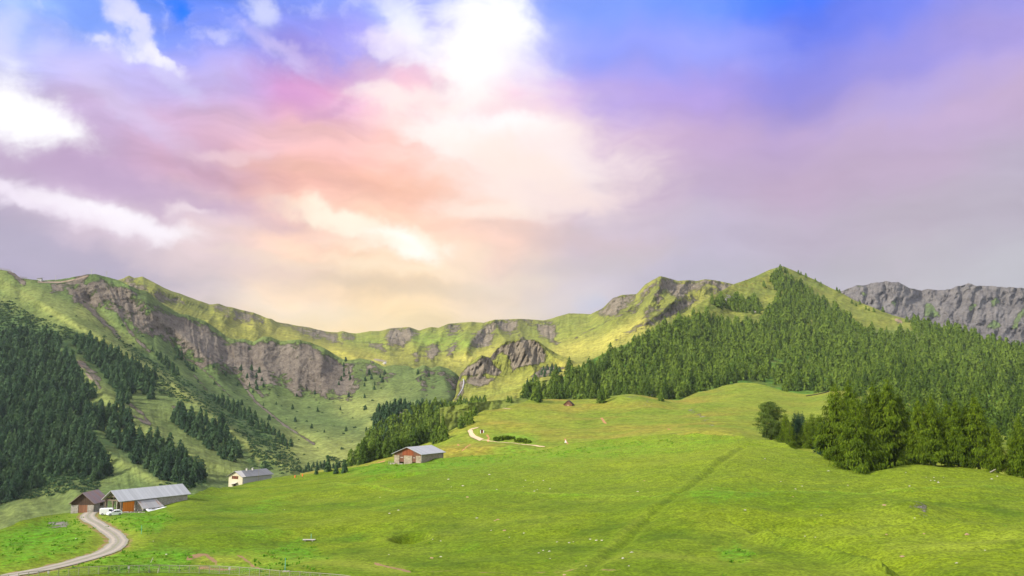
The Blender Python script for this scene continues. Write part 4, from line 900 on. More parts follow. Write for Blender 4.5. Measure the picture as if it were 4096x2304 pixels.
for (x, y) in LONE:
    h = cast(['cone_hill', 'pasture'], x, y)
    if h: trees.append([x, y, h, 8+5*random.random() if y < 320 else 12+4*random.random(), 0, 'hill'])
for (x, y) in [(525,397.5),(528,398.5),(535,400.5),(531.5,398),(508,402),(511,402.5),(539,402)]:
    h = cast(['pasture', 'cone_hill'], x, y)
    if h: trees.append([x, y, h, 13+7*random.random() if x > 520 else 7, 0, 'hill'])
# row of trees along the lower left edge of the pasture and the gorge behind
POLY_STRIP = [[(348,466),(354,458),(362,449),(370,440),(380,432),(395,424),(410,417),(425,412),(440,410),(462,408),(480,408),(487,408.5),(481,414),(466,421),(450,432),(434,440),(420,446),(392,456),(370,464)]]
addtrees(scatter(POLY_STRIP, ['hump', 'pasture'], 3.6, seed=2, warpn=1), 11, 17, 'strip', 0)
for (x, y) in [(470,424),(466,425),(461,428),(445,440),(440,442),(436,443)]:
    h = cast(['pasture'], x, y)
    if h: trees.append([x, y, h, 10+3*random.random(), 0, 'strip'])
addtrees(scatter([[(372,432),(372,420),(380,409),(395,405),(412,406),(440,411),(462,408),(478,403),(486,404),(470,412),(440,415),(420,420),(412,425),(404,432),(398,436),(390,446),(380,448),(375,440)]], ['hump'], 3.8, [[(398,412),(410,411),(408,424),(399,429),(394,427)]], seed=3, warpn=1.5), 8, 13, 'gorge', 1)
# left mountain
LQ = lambda pts: Q(pts, 0, 260, 6.0375)
LF = [LQ([(-200,470),(150,455),(330,480),(390,570),(440,650),(520,740),(565,830),(500,860),(540,900),(640,905),(740,910),(790,1010),(850,1070),(1000,1110),(1090,1190),(1150,1270),(1220,1330),(1150,1375),(1020,1345),(880,1270),(760,1190),(700,1110),(600,1040),(520,980),(430,900),(350,900),(200,900),(-200,900)]),
 LQ([(-200,900),(300,890),(430,960),(520,1050),(570,1110),(640,1210),(655,1300),(560,1345),(430,1300),(270,1310),(250,1380),(-200,1560)]),
 LQ([(450,480),(640,530),(720,570),(860,650),(930,710),(925,800),(905,855),(870,805),(800,790),(765,885),(720,865),(690,800),(640,710),(560,640),(470,570)]),
 LQ([(1030,965),(1100,910),(1200,960),(1330,1020),(1400,1100),(1450,1180),(1430,1225),(1370,1220),(1260,1140),(1130,1050)])]
addtrees(scatter(LF, ['left_mountain'], 6.6, seed=4, gap=-.3), 12, 23, 'left', 1)
addtrees(scatter([LQ([(1280,825),(1420,880),(1540,960),(1650,1040),(1760,1120),(1740,1140),(1600,1050),(1400,920),(1290,850)]), LQ([(930,570),(1000,600),(1080,690),(1060,700),(960,620)]), LQ([(1060,540),(1170,680),(1160,690),(1080,600)])], ['left_mountain'], 5.5, seed=5), 9, 13, 'left', 1)
addtrees(scatter([[(262,395),(300,388),(370,398),(385,410),(365,440),(330,442),(290,425)], [(150,350),(200,360),(260,395),(290,425),(262,420),(200,385)], [(0,300),(30,320),(60,335),(20,335),(-20,320)], [(372,440),(388,425),(375,412),(360,430)]], ['left_mountain'], 24, seed=6), 5, 9, 'left', 1)
addtrees(scatter([[(240,368),(262,372),(265,392),(245,388)], [(365,374),(385,374),(380,392),(362,386)], [(415,370),(430,376),(424,384),(414,380)], [(345,360),(352,380),(338,385)]], ['left_mountain'], 10, seed=7), 6, 11, 'left', 1)
addtrees(scatter([[(300,470),(318,466),(332,468),(346,466),(350,472),(330,476),(300,478)]], ['left_mountain', 'meadow'], 4.0, seed=8, warpn=.5), 6, 9, 'left', 1)
addtrees(scatter([[(540,373),(555,366),(560,372),(545,380)], [(527,384),(534,380),(536,390),(528,390)]], ['outcrops'], 6, seed=9), 7, 11, 'gorge', 1)

LEAFV = [conifer_np(1, .29, 230, 21+i, .05, .11, .52, .3) for i in range(5)]+[conifer_np(1, .34, 240, 41, .05, .12, .5, .5), conifer_np(1, .22, 200, 43, .05, .11, .9, .3), conifer_np(1, .26, 200, 45, .04, .11, .7, .5)]
DENSE = [conifer_np(1, .28, 1300, 61+i, .05, .05, .62, .35, 9) for i in range(3)]+[conifer_np(1, .33, 1300, 71, .04, .052, .5, .5, 8), conifer_np(1, .21, 1100, 73, .05, .05, .9, .3, 10), conifer_np(1, .30, 1300, 75, .05, .05, .6, .5, 7)]
def pxh(t): return t[3]*F_PX/t[2].y
def inframe(t): return -4 < t[0] < 1028
infr = [t for t in trees if inframe(t)]
infr.sort(key=lambda t: -pxh(t)); chosen = infr[:270]; ids = set(id(t) for t in chosen); rest = [t for t in trees if id(t) not in ids]
def lay(ts, mat_variant):
    rs = np.random.RandomState(77); o = []
    for t in ts:
        s = t[3]; o.append((t[2].x, t[2].y, t[2].z-.03*s, s, rs.rand()*6.28, int(rs.rand()*len(LEAFV)), float(np.clip(rs.randn()*.22+.25*fbm(np.array([t[0]/25.]), np.array([t[1]/14.]), 2, 290)[0], -.45, .5))))
    return o
ra = [t for t in rest if t[4] == 0]; rb = [t for t in rest if t[4] == 1]
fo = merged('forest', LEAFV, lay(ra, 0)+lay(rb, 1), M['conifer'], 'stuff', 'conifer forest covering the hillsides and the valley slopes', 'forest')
# darker needles for trees of the left mountain and gorge: second material slot by face
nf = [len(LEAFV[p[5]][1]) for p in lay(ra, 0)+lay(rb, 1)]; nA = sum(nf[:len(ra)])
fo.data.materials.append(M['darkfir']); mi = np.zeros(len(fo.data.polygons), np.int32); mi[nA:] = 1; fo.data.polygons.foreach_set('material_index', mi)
protoM = {}
for v in range(len(DENSE)):
    for k, mt in ((0, 'conifer'), (1, 'darkfir')): protoM[(v, k)] = mesh_of('conifer', DENSE[v], M[mt])
AREA = {'hill': ('green conifer in the forest on the pointed hill', 'conifers of the forest on the pointed hill'),
        'strip': ('green conifer in the slanting row behind the red timber barn', 'conifers in the slanting row behind the red barn'),
        'gorge': ('dark conifer on the wooded gorge in the valley', 'conifers on the wooded gorge'),
        'left': ('dark green conifer in the wood on the shaded left mountainside', 'conifers of the wood on the left mountainside')}
for t in chosen:
    v = random.randrange(len(DENSE)); o = bpy.data.objects.new('conifer_tree', protoM[(v, t[4])]); COL.objects.link(o)
    s = t[3]; o.location = (t[2].x, t[2].y, t[2].z-.03*s); o.scale = (s*random.uniform(.9, 1.15), s*random.uniform(.9, 1.15), s); o.rotation_euler = (0, 0, random.random()*6.28)
    lb, gp = AREA[t[5]]
    if t[5] == 'hill':
        for (x0_, x1_, y0_, y1_, ll_) in (
            (0, 572, 0, 999, 'green conifer at the left tip of the hill forest near the dark cabin'), (572, 625, 385, 999, 'green conifer along the forest foot right of the dark cabin'), (625, 700, 385, 999, 'green conifer along the forest foot behind the grassy mounds'),
            (0, 735, 0, 330, 'green conifer on the rocky upper left edge of the hill forest'), (700, 760, 370, 999, 'green conifer where the forest foot meets the rising grass lobe'), (760, 860, 365, 999, 'large green conifer at the forest foot above the smooth lawn'),
            (860, 2000, 430, 999, 'green conifer low on the slope just behind the big larches'), (860, 910, 380, 430, 'green conifer on the slope above the tallest larch'), (910, 965, 400, 430, 'green conifer just above the twin topped larch'), (910, 965, 380, 400, 'green conifer higher on the slope above the twin topped larch'), (965, 2000, 405, 430, 'green conifer between the tall rounded larch and the right edge'), (965, 2000, 380, 405, 'green conifer near the right edge above the rounded larch'), (860, 2000, 0, 380, 'green conifer on the right shoulder of the hill forest'), (0, 760, 0, 385, 'green conifer inside the left half of the hill forest'), (760, 860, 0, 365, 'green conifer in the middle of the forest below the summit')):
            if x0_ <= t[0] < x1_ and y0_ <= t[1] < y1_: lb = ll_; gp = 'conifers of the hill forest: '+ll_.split('conifer ')[1]; break
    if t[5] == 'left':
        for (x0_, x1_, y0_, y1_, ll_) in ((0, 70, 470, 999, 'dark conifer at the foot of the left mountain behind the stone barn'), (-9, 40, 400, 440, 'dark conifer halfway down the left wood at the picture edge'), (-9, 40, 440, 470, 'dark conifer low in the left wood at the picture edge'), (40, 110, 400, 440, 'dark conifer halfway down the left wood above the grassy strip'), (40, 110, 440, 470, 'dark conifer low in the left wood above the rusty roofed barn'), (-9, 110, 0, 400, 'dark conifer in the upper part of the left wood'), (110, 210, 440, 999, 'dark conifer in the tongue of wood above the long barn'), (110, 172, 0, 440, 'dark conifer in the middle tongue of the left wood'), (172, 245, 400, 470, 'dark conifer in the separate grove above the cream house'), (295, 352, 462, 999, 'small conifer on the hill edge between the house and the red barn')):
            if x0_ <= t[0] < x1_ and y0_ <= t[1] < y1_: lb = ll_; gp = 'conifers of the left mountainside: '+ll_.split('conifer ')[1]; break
    tag(o, lb, 'tree', gp)
print('TREES', len(trees), 'individual', len(chosen), 'smallest px', pxh(chosen[-1]))

# alder scrub
BU = [bush_np(1, .8, 46, 300+i) for i in range(5)]
sc = scatter([LQ([(-200,260),(60,250),(200,340),(400,410),(560,480),(700,565),(880,660),(1000,730),(1180,880),(1060,840),(960,800),(800,640),(640,540),(450,480),(330,480),(330,600),(500,760),(520,860),(430,900),(200,900),(-200,900)]),
   LQ([(680,440),(800,540),(1000,665),(1250,805),(1500,965),(1700,1085),(1800,1200),(1810,1290),(1700,1290),(1520,1250),(1530,1150),(1480,1070),(1250,910),(1050,750),(880,625),(760,540)]),
   LQ([(240,1240),(600,1335),(600,1385),(400,1400),(100,1460),(-100,1500),(250,1300)]), LQ([(1000,1345),(1240,1330),(1200,1385),(950,1375)]), LQ([(-200,900),(400,900),(560,1050),(640,1180),(660,1250),(700,1300),(560,1340),(-200,1500)])], ['left_mountain'], 3.2, [LQ([(440,600),(500,580),(560,700),(700,860),(640,880),(540,860)])], seed=20, warpn=4)
pl = []
rs = np.random.RandomState(5)
for x, y, p in sc:
    if fbm(np.array([x/9.]), np.array([y/9.]), 3, 222)[0] < -.3: continue
    s = 1.3+1.6*rs.rand(); pl.append((p.x, p.y, p.z-.3, s, rs.rand()*6.28, rs.randint(5), float(rs.randn()*.15)))
for x, y, p in scatter([[(-20,285),(60,330),(150,380),(300,465),(400,440),(380,395),(300,405),(200,345),(60,310)]], ['left_mountain'], 17, seed=21, warpn=6):
    s = .9+1.6*rs.rand()**2; pl.append((p.x, p.y, p.z-.2, s, rs.rand()*6.28, rs.randint(5), float(rs.randn()*.15)))
for x, y, p in scatter([[(405,405),(440,407),(478,401),(485,404),(460,408),(430,412)], [(326,456),(352,462),(345,466),(330,460)]], ['hump', 'left_mountain'], 2.6, seed=22, warpn=1):
    s = 1.6+1.2*rs.rand(); pl.append((p.x, p.y, p.z-.3, s, rs.rand()*6.28, rs.randint(5), .1))
merged('scrub', BU, pl, M['bush'], 'stuff', 'low alder scrub covering the shaded left mountainside', 'scrub')

# leafy weeds in the meadow
mw, T = newmat('weed_leaves'); tt = T.attr('tint'); finish(T, T.mix(tt, (.06,.17,.008), (.16,.32,.02)), .8, None, 0, 0, .1, 0, (.3, (.12,.3,.02))); M['weed'] = mw
def weed_np(seed):
    V, Fc, t, l = bush_np(.5, .32, 14, seed); return V, Fc, t, l
WD = [weed_np(400+i) for i in range(4)]; pl = []
for x, y, p in scatter([[(115,512),(165,510),(178,520),(150,535),(105,530),(100,518)], [(0,536),(70,514),(100,522),(85,545),(40,560),(0,566)], [(60,572),(120,552),(215,552),(190,572),(120,570)], [(255,560),(290,545),(330,552),(310,576),(260,576)],
    [(722,552),(742,548),(752,556),(742,565),(724,561)], [(340,472),(450,460),(575,446),(700,440),(640,446),(500,462),(350,474)]], ['meadow'], .9, seed=30, warpn=8):
    if fbm(np.array([x/6.]), np.array([y/4.]), 3, 233)[0] < .02: continue
    s = .7+.8*rs.rand(); pl.append((p.x, p.y, p.z-.1, s, rs.rand()*6.28, rs.randint(4), float(rs.randn()*.2)))
for x, y, p in scatter([[(0,500),(300,480),(700,445),(1024,500),(1024,576),(0,576)]], ['meadow'], 2.0, seed=31, warpn=8):
    if fbm(np.array([x/20.]), np.array([y/8.]), 3, 239)[0] < .05: continue
    s = .2+.5*rs.rand()**2; pl.append((p.x, p.y, p.z-.1, s, rs.rand()*6.28, rs.randint(4), -.3+float(rs.randn()*.25)))
merged('weeds', WD, pl, M['weed'], 'stuff', 'bright green leafy weeds growing in the meadow', 'weeds')

# near trees behind the meadow's right shoulder
def near_tree(px, ytop, ybase, r, seed, wid, label, group, name='larch_tree', mat='larch', round_=False, base=.1):
    bx, by, _ = unproj(np.float64(px), np.float64(ybase), np.float64(r)); g = drop(['meadow', 'pasture', 'cone_hill'], float(bx), float(by))
    zt = float(unproj(np.float64(px), np.float64(ytop), np.float64(r))[2]); H = zt-g.z
    t = empty(name, (g.x, g.y, g.z-.2), random.random()*6.28, label, 'tree', group)
    data = conifer_np(H, H*wid, int(17000*min(1.2, max(.3, H/22))), seed, base*.6, .023, .72, .5, 13, round_, trunk=False, thin=.24)
    V, Fc, tt, ll = data
    rj = np.repeat(np.random.RandomState(seed).randn(len(V)//4, 3)*.22, 4, 0); V = V+rj
    me = np_mesh('crown', V, Fc, False, dict(tint=tt, leaf=ll)); obj('crown', me, M[mat], t)
    tv, tf = trunk_np(H*.93, H*.016+.1, 8); mt = np_mesh('trunk', tv, tf, True)
    obj('trunk', mt, M['bark'], t)
    b = MB(); rs = random.Random(seed)
    for i in range(16):
        z = H*(base*.6+.6*rs.random()); a = rs.random()*6.28; L = H*wid*.8*(1-z/H); b.tube((0, 0, z), (math.cos(a)*L, math.sin(a)*L, z-L*.12), .07, .02, 4)
    b.build('limbs', M['bark'], t)
    return t
X_ = lambda v: 750+v/9.401
Y_ = lambda v: 362.5+v/9.401
NT_ = [ # X, top, base, r, width, label
 (830,195,880,292,.24,'tall larch with drooping left side, leftmost of the big dark group'),
 (955,172,890,300,.20,'tall larch with a bright rounded top, second from the left of the big group'),
 (1020,300,985,272,.27,'wide larch with boughs down to the grass, standing in front of the big group'),
 (1190,188,870,300,.20,'tall larch just left of the dark gap in the big group'),
 (1320,158,868,297,.25,'tallest larch, its bare trunk showing beside the dark gap'),
 (1430,290,880,300,.20,'larch on the right shoulder of the tallest larch'),
 (1605,330,925,278,.19,'slim larch with a dark pointed top right of the dark gap'),
 (1735,298,940,277,.22,'larch with a broad pointed crown above the meadow hump'),
 (1880,358,955,276,.18,'larch with twin tops standing over the right meadow'),
 (1965,335,968,274,.16,'narrow larch close beside the twin topped larch'),
 (2060,390,985,276,.15,'short larch squeezed between two taller larches on the right'),
 (2155,288,1000,273,.21,'tall larch with a rounded bright crown on the far right'),
 (2330,560,1032,264,.18,'smaller dark larch right of the tall rounded larch'),
 (2470,690,1045,262,.15,'low young larch near the right picture edge'),
 (2560,480,1062,258,.16,'dark reddish larch cut by the right picture edge')]
for i, (a, b_, c, r, w, lb) in enumerate(NT_):
    near_tree(X_(a), Y_(b_), Y_(c), r, 800+i, w*1.28, lb, 'big larches behind the meadow', base=.10 if i in (0, 2) else .16)
SM = [ # smaller group to the left
 (195,372,700,392,.34,'round crowned tree standing alone left of the small conifers','pine_tree','darkg',True,.18),
 (340,462,720,385,.24,'bright pointed conifer beside the round crowned tree','conifer_tree','conifer',False,.03),
 (378,560,725,378,.26,'small bright conifer in front of the pointed one','conifer_tree','conifer',False,.03),
 (432,458,735,392,.2,'slim dark conifer behind the small group','conifer_tree','darkfir',False,.03),
 (465,455,735,395,.16,'very slim dark spruce in the small group','conifer_tree','darkfir',False,.03),
 (500,462,740,392,.2,'dark conifer right of the very slim spruce','conifer_tree','darkfir',False,.03),
 (540,520,745,380,.25,'broad light green conifer in the middle of the small group','conifer_tree','conifer',False,.03),
 (590,462,745,388,.26,'broad conifer towards the right of the small group','conifer_tree','conifer',False,.03),
 (655,470,750,388,.28,'rounded conifer at the right end of the small group','conifer_tree','conifer',False,.03),
 (715,500,760,360,.2,'slim conifer touching the left flank of the big larches','conifer_tree','darkfir',False,.03)]
M['darkg'] = mat_leaf('pine_needles', (.060,.10,.016), (.095,.15,.022), (.14,.20,.03), .2, .3)
for i, (a, b_, c, r, w, lb, nm, mt, rd, bs) in enumerate(SM):
    near_tree(X_(a), Y_(b_), Y_(c), r, 850+i, w*(1.05 if rd else 1.6), lb, 'small trees left of the big larches', nm, 'larch' if mt == 'conifer' else mt, rd, bs)
def shrub(px, py, names, Rr, Hh, label, group=None, mat='bush', n=160, seed=1, r=None):
    h = cast(names, px, py)
    if h is None: return
    V, Fc, t, l = bush_np(Rr, Hh, n, seed); o = obj('shrub', np_mesh('shrub', V, Fc, False, dict(tint=t, leaf=l)), M[mat]); o.location = (h.x, h.y, h.z-.2)
    return tag(o, label, 'shrub', group)
for i, (a, b_, Rr, Hh, lb) in enumerate([(220,715,4.2,5.5,'rounded bush under the round crowned tree'), (300,735,2.6,2.6,'small bush between the round tree and the small conifers'), (400,755,4.0,3.4,'low bush in front of the small conifers'), (480,768,2.4,2.0,'lowest bush at the foot of the small conifers'), (640,755,5.4,6.2,'large rounded bush with dark centre beside the big larches'), (560,765,2.6,3.0,'bush left of the large rounded bush'), (705,720,3.0,4.0,'bush right of the large rounded bush')]):
    shrub(X_(a), Y_(b_), ['pasture'], Rr, Hh, lb, 'bushes around the small conifers', 'conifer', 420, 900+i)
B4 = lambda x, y: (450+x/10.064, 387.5+y/10.064)
for i, (a, b_, Rr, lb) in enumerate([(480,528,2.6,'dark shrub at the left end of the clump above the track'), (520,526,2.8,'dark shrub second in the clump above the track'), (565,522,2.8,'tallest dark shrub in the clump above the track'), (610,520,2.3,'dark shrub at the right end of the clump above the track'), (700,540,2.4,'dark shrub starting the second clump above the track'), (740,545,2.6,'dark shrub in the middle of the second clump above the track'), (785,556,2.0,'small dark shrub ending the second clump above the track'), (575,155,2.6,'small bush near the top of the pasture edge')]):
    shrub(*B4(a, b_), ['pasture'], Rr, Rr*.62, lb, 'dark shrubs above the track', 'larch', 150, 930+i)

# ------------------------------------------------------------------ buildings
M['roof_grey'] = mat_metal_roof('grey_metal_roof', (.45,.455,.465), (.30,.22,.17), .12)
M['roof_blue'] = mat_metal_roof('slate_grey_roof', (.42,.425,.43), (.33,.30,.27), .05)
M['roof_dark'] = mat_metal_roof('dark_sheet_roof', (.175,.175,.18), (.3,.3,.32), .08)
M['roof_light'] = mat_plain('light_roof_sheets', (.50,.47,.44), .5, .2, 2, 0, .1)
M['roof_rust'] = mat_metal_roof('rusty_metal_roof', (.25,.185,.165), (.30,.14,.09), .5)
M['roof_lean'] = mat_metal_roof('patched_metal_roof', (.36,.35,.35), (.34,.20,.12), .38, .9)
M['stone'] = mat_stone('field_stone', (.30,.27,.23), (.47,.44,.39))
M['stone_tan'] = mat_stone('tan_stone', (.26,.21,.15), (.42,.36,.27), 1.6)
M['wood_dark'] = mat_wood('dark_weathered_boards', (.050,.032,.024), (.11,.072,.05))
M['wood_brown'] = mat_wood('brown_boards', (.11,.05,.03), (.22,.11,.065))
M['wood_red'] = mat_wood('red_brown_boards', (.15,.040,.018), (.30,.085,.032), .22)
M['orange'] = mat_wood('orange_boards', (.62,.17,.02), (.80,.25,.035), .3)
M['beam'] = mat_plain('brown_grey_beams', (.17,.13,.10), .9, .3, 2)
M['door_b'] = mat_wood('reddish_door_boards', (.16,.075,.045), (.34,.16,.09), .2)
M['render'] = mat_plain('cream_render', (.50,.45,.33), .9, .10, .8, dark=(.5,.45,.36))
M['render_shade_grey'] = mat_plain('shade_grey_render', (.40,.385,.36), .9, .12, .8, dark=(.30,.29,.27))  # house side walls: shade put into the colour; plain grey on the lift station
M['concrete'] = mat_plain('concrete', (.55,.52,.48), .9, .15, 1.5)
M['white'] = mat_plain('white_paint', (.80,.80,.80), .4, .05, 1)
M['tarp'] = mat_plain('white_tarpaulin', (.82,.82,.80), .6, .08, .8)
M['dark'] = mat_plain('dark_glass', (.02,.025,.03), .15, .1, 1)
M['black'] = mat_plain('black_rubber', (.02,.02,.02), .8, .1, 1)
M['interior'] = mat_plain('dark_interior', (.03,.025,.02), .9, .2, 1)
M['redlamp'] = mat_plain('red_lamp', (.5,.03,.02), .3, .05, 1)
M['teal'] = mat_plain('teal_paint', (.10,.42,.38), .5, .1, 1)
M['galv'] = mat_plain('galvanised_metal', (.42,.41,.40), .5, .15, 2, metal=.3)
M['post'] = mat_plain('grey_post_wood', (.25,.23,.18), .9, .25, 3)
M['orange_mark'] = mat_plain('orange_plastic', (.85,.16,.04), .5, .05, 1)
M['rockm'] = mat_plain('pale_stone', (.44,.41,.36), .95, .2, 2)
M['dirtm'] = mat_plain('reddish_stone', (.34,.21,.14), .95, .2, 2)
M['silver'] = mat_plain('dull_grey_paint', (.22,.23,.24), .35, .1, 1, metal=.2)

def gable(root, W, L, He, Ha, oh=.5, ohf=.7, skirt=2.5, t=.14):
    """measurements of a gabled building, front gable at y=0"""
    k = (Ha-He)/(W/2); xe = W/2+oh; ze = He-oh*k
    b = MB()
    b.slab((-xe, -ohf, ze), (0, -ohf, Ha), (0, L+ohf, Ha), (-xe, L+ohf, ze), t)
    b.slab((0, -ohf, Ha), (xe, -ohf, ze), (xe, L+ohf, ze), (0, L+ohf, Ha), t)
    for v in range(len(b.v)): b.v[v] = (b.v[v][0], b.v[v][1], b.v[v][2]+t*1.15)
    return b, k
def at_r(px, py, r, names):
    x, y, z = unproj(np.float64(px), np.float64(py), np.float64(r)); g = drop(names, float(x), float(y))
    return g
# small barn with the rusty roof
g = at_r(82, 512, 267, ['meadow']); print('small barn z', g.z, project(np.array(g)))
t = empty('stone_barn', (g.x, g.y, g.z), R(1.0), 'small stone and timber barn with a rusty red metal roof beside the road', 'barn')
W, L, He, Ha = 6.9, 9.5, 3.0, 5.9
rb_, k = gable(t, W, L, He, Ha, .55, .6)
rb_.build('roof', M['roof_rust'], t)
b = MB(); b.box(-W/2, -1.25, 0, .5, -2.5, 2.35); b.box(1.55, W/2, 0, .5, -2.5, 2.35); b.box(-W/2, -W/2+.5, .5, L, -2.5, 2.95); b.box(W/2-.5, W/2, .5, L, -2.5, 2.95); b.box(-W/2+.5, W/2-.5, L-.5, L, -2.5, 2.9)
b.build('wall', M['stone'], t)
b = MB(); b.prism([(-W/2+.02, 2.35), (W/2-.02, 2.35), (W/2-.02, He), (0, Ha-.05), (-W/2+.02, He)], .06, .22); b.prism([(-W/2+.02, 2.9), (W/2-.02, 2.9), (W/2-.02, He), (0, Ha-.05), (-W/2+.02, He)], L-.3, L-.1); b.build('gable_boards', M['wood_dark'], t)
dl = MB(); dl.box(-1.22, .14, .1, .2, -.3, 2.33); dl.build('door', M['door_b'], t); dl = MB(); dl.box(.17, 1.52, .1, .2, -.3, 2.33); dl.build('door', M['door_b'], t)
b = MB(); b.box(W/2-.02, W/2+.04, 4.2, 6.4, 1.5, 2.6); b.build('shutter', M['wood_dark'], t)

# long barn with the open porch
g = at_r(112.5, 511, 264, ['meadow']); print('long barn', g.z, project(np.array(g)))
LBX = g
t = empty('long_barn', (g.x, g.y, g.z), R(-32), 'long barn with a pale grey metal roof and open timber porch by the parked cars', 'barn')
W, L, He, Ha = 8.2, 23.4, 3.8, 6.5
rb_, k = gable(t, W, L, He, Ha, .5, 1.0)
rb_.build('roof', M['roof_grey'], t)
b = MB()
b.box(W/2-.5, W/2, 4.8, L, -3.5, He); b.box(-W/2, -W/2+.5, 4.8, L, -3.5, He); b.box(-W/2+.5, W/2-.5, L-.5, L, -3.5, He); b.prism([(-W/2, He), (W/2, He), (0, Ha)], L-.5, L-.05)
b.box(-W/2+.5, W/2-.5, 4.8, 6.3, -3.5, He)
b.build('wall', M['stone'], t)
b = MB(); b.box(-W/2, -W/2+.35, 3.9, 4.8, -1.5, He); b.build('wall_stub', M['stone'], t)
for (x, y) in ((-W/2+.2, .2), (-.2, .2), (W/2-.2, .2), (-W/2+.2, 4.2)):
    b = MB(); b.box(x-.16, x+.16, y-.16, y+.16, -2, He-.15)
    for s in (-1, 1):
        if abs(x+s*1.0) < W/2: b.tube((x, y, He-1.5), (x+s*1.1, y, He-.3), .12, .12, 4)
    b.build('post', M['beam'], t)
b = MB(); b.box(-W/2, W/2, .05, .35, He-.3, He); b.box(-W/2, -W/2+.25, .35, 4.8, He-.3, He); b.box(W/2-.25, W/2, .35, 4.8, He-.3, He); b.tube((0, .2, He), (0, .2, Ha-.1), .12, .12, 4)
for s in (-1, 1): b.tube((s*W/2*.96, .2, He+.05), (0, .2, Ha-.1), .14, .14, 4); b.tube((s*2.0, .2, He), (s*1.0, .2, He+1.9), .1, .1, 4)
b.box(-W/2*.62, W/2*.62, .12, .28, He+.85, He+1.1)
b.build('truss', M['beam'], t)
b = MB(); b.prism([(-W/2+.1, He), (W/2-.1, He), (0, Ha-.1)], 4.55, 4.75); b.build('gable_boards', M['wood_dark'], t)
b = MB(); b.box(W/2-.12, W/2+.02, .6, 4.35, -.4, He-.55); b.build('door', M['orange'], t)
# lean-to
b = MB(); b.slab((W/2, 5.0, He-.35), (W/2+3.6, 5.0, 1.15), (W/2+3.6, 12.3, 1.15), (W/2, 11.7, He-.35), .1); b.build('porch_roof', M['roof_lean'], t)
b = MB(); b.box(W/2+.01, W/2+3.1, 5.3, 5.6, -3, 1.0); b.box(W/2+2.8, W/2+3.1, 5.6, 11.5, -3, 1.05); b.prismx([(5.3,1.0),(5.6,1.0),(5.6,He-.6),(5.3,He-.6)], W/2+.01, W/2+.6); b.add([(W/2+.02,5.32,1.0),(W/2+3.0,5.32,1.0),(W/2+.02,5.32,He-.55),(W/2+.02,5.56,1.0),(W/2+3.0,5.56,1.0),(W/2+.02,5.56,He-.55)], [(0,1,2),(5,4,3),(1,4,5,2),(0,3,4,1),(0,2,5,3)]); b.build('porch_wall', M['stone'], t)
def local(o, x, y):
    a = o.rotation_euler.z; return (o.location.x+x*math.cos(a)-y*math.sin(a), o.location.y+x*math.sin(a)+y*math.cos(a))
# tarpaulin spread below the lean-to
def tarp(t):
    n, m = 16, 8; V = []
    for j in range(m+1):
        for i in range(n+1):
            u, v = i/n, j/m; y = 5.8+6.2*u; x = W/2+3.25+2.0*v+.25*math.sin(u*7+v*2); wx, wy = local(t, x, y); gg = drop(['meadow'], wx, wy)
            zz = t.location.z+.95-1.15*v+.16*math.sin(u*11+v*3)+.10*math.sin(u*23)-(.35*v if .38 < u < .62 else 0)
            V.append((wx, wy, max(zz, gg.z+.08)))
    idx = np.arange((n+1)*(m+1)).reshape(m+1, n+1); Fc = np.stack([idx[:-1, :-1], idx[1:, :-1], idx[1:, 1:], idx[:-1, 1:]], -1).reshape(-1, 4)
    o = obj('tarpaulin', np_mesh('tarpaulin', np.array(V), Fc, True), M['tarp']); s = o.modifiers.new('s', 'SOLIDIFY'); s.thickness = .03
    tag(o, 'white tarpaulin draped below the patched lean-to roof', 'tarpaulin')
tarp(t)

# white house
g = at_r(236, 485, 404, ['meadow']); print('house', g.z, project(np.array(g)))
x0, y0, z0 = unproj(np.float64(235.3), np.float64(485.4), np.float64(400.0))
g = Vector((float(x0), float(y0), float(z0)))
t = empty('house', (g.x, g.y, g.z), R(-30), 'cream rendered house with a dark grey roof and two chimneys on the hill edge', 'house')
W, L, He, Ha = 9.0, 18.0, 4.1, 6.3
rb_, k = gable(t, W, L, He, Ha, .7, .8)
rf = rb_.build('roof', M['roof_dark'], t)
b = MB(); dz = .14*1.15+.012; kk = (Ha-He)/(W/2)
b.slab((.02, -.78, Ha+dz-.02*kk), (W/2+.68, -.78, He-.68*kk+dz), (W/2+.68, 1.5, He-.68*kk+dz), (.02, 3.2, Ha+dz-.02*kk), .01); b.build('light_sheets', M['roof_light'], rf)
for yy in (6.2, 9.8):
    b = MB(); b.box(-.25+.3, .35+.3, yy-.3, yy+.3, Ha-.4, Ha+.75); b.box(-.05, .75, yy-.4, yy+.4, Ha+.95, Ha+1.02)
    for q in ((.08, -.27), (.08, .22), (.6, -.27), (.6, .22)): b.box(q[0], q[0]+.05, yy+q[1], yy+q[1]+.05, Ha+.75, Ha+.95)
    b.build('chimney', M['concrete'], rf)
b = MB(); b.prism([(-W/2, -7), (W/2, -7), (W/2, He), (0, Ha), (-W/2, He)], 0, .4); b.build('front_wall', M['render'], t)
b = MB(); b.box(W/2-.4, W/2-.01, .4, L, -7, He); b.box(-W/2, -W/2+.4, .4, L, -7, He); b.prism([(-W/2+.4, -7), (W/2-.4, -7), (W/2-.4, He), (0, Ha-.1), (-W/2+.4, He)], L-.4, L-.02); b.build('side_wall', M['render_shade_grey'], t)
for xx in (-1.75, -.35, 1.05):
    b = MB(); b.box(xx-.42, xx+.42, -.03, .1, 2.9, 4.2); w_ = b.build('window', M['dark'], t)
    for s in (-1, 1):
        b = MB(); b.box(xx+s*.5-.16, xx+s*.5+.16, -.07, -.035, 2.85, 4.25); b.build('shutter', M['wood_red'], w_)
b = MB(); b.box(-1.2, .6, -.04, .1, -1.2, .9); b.build('door', M['wood_dark'], t)
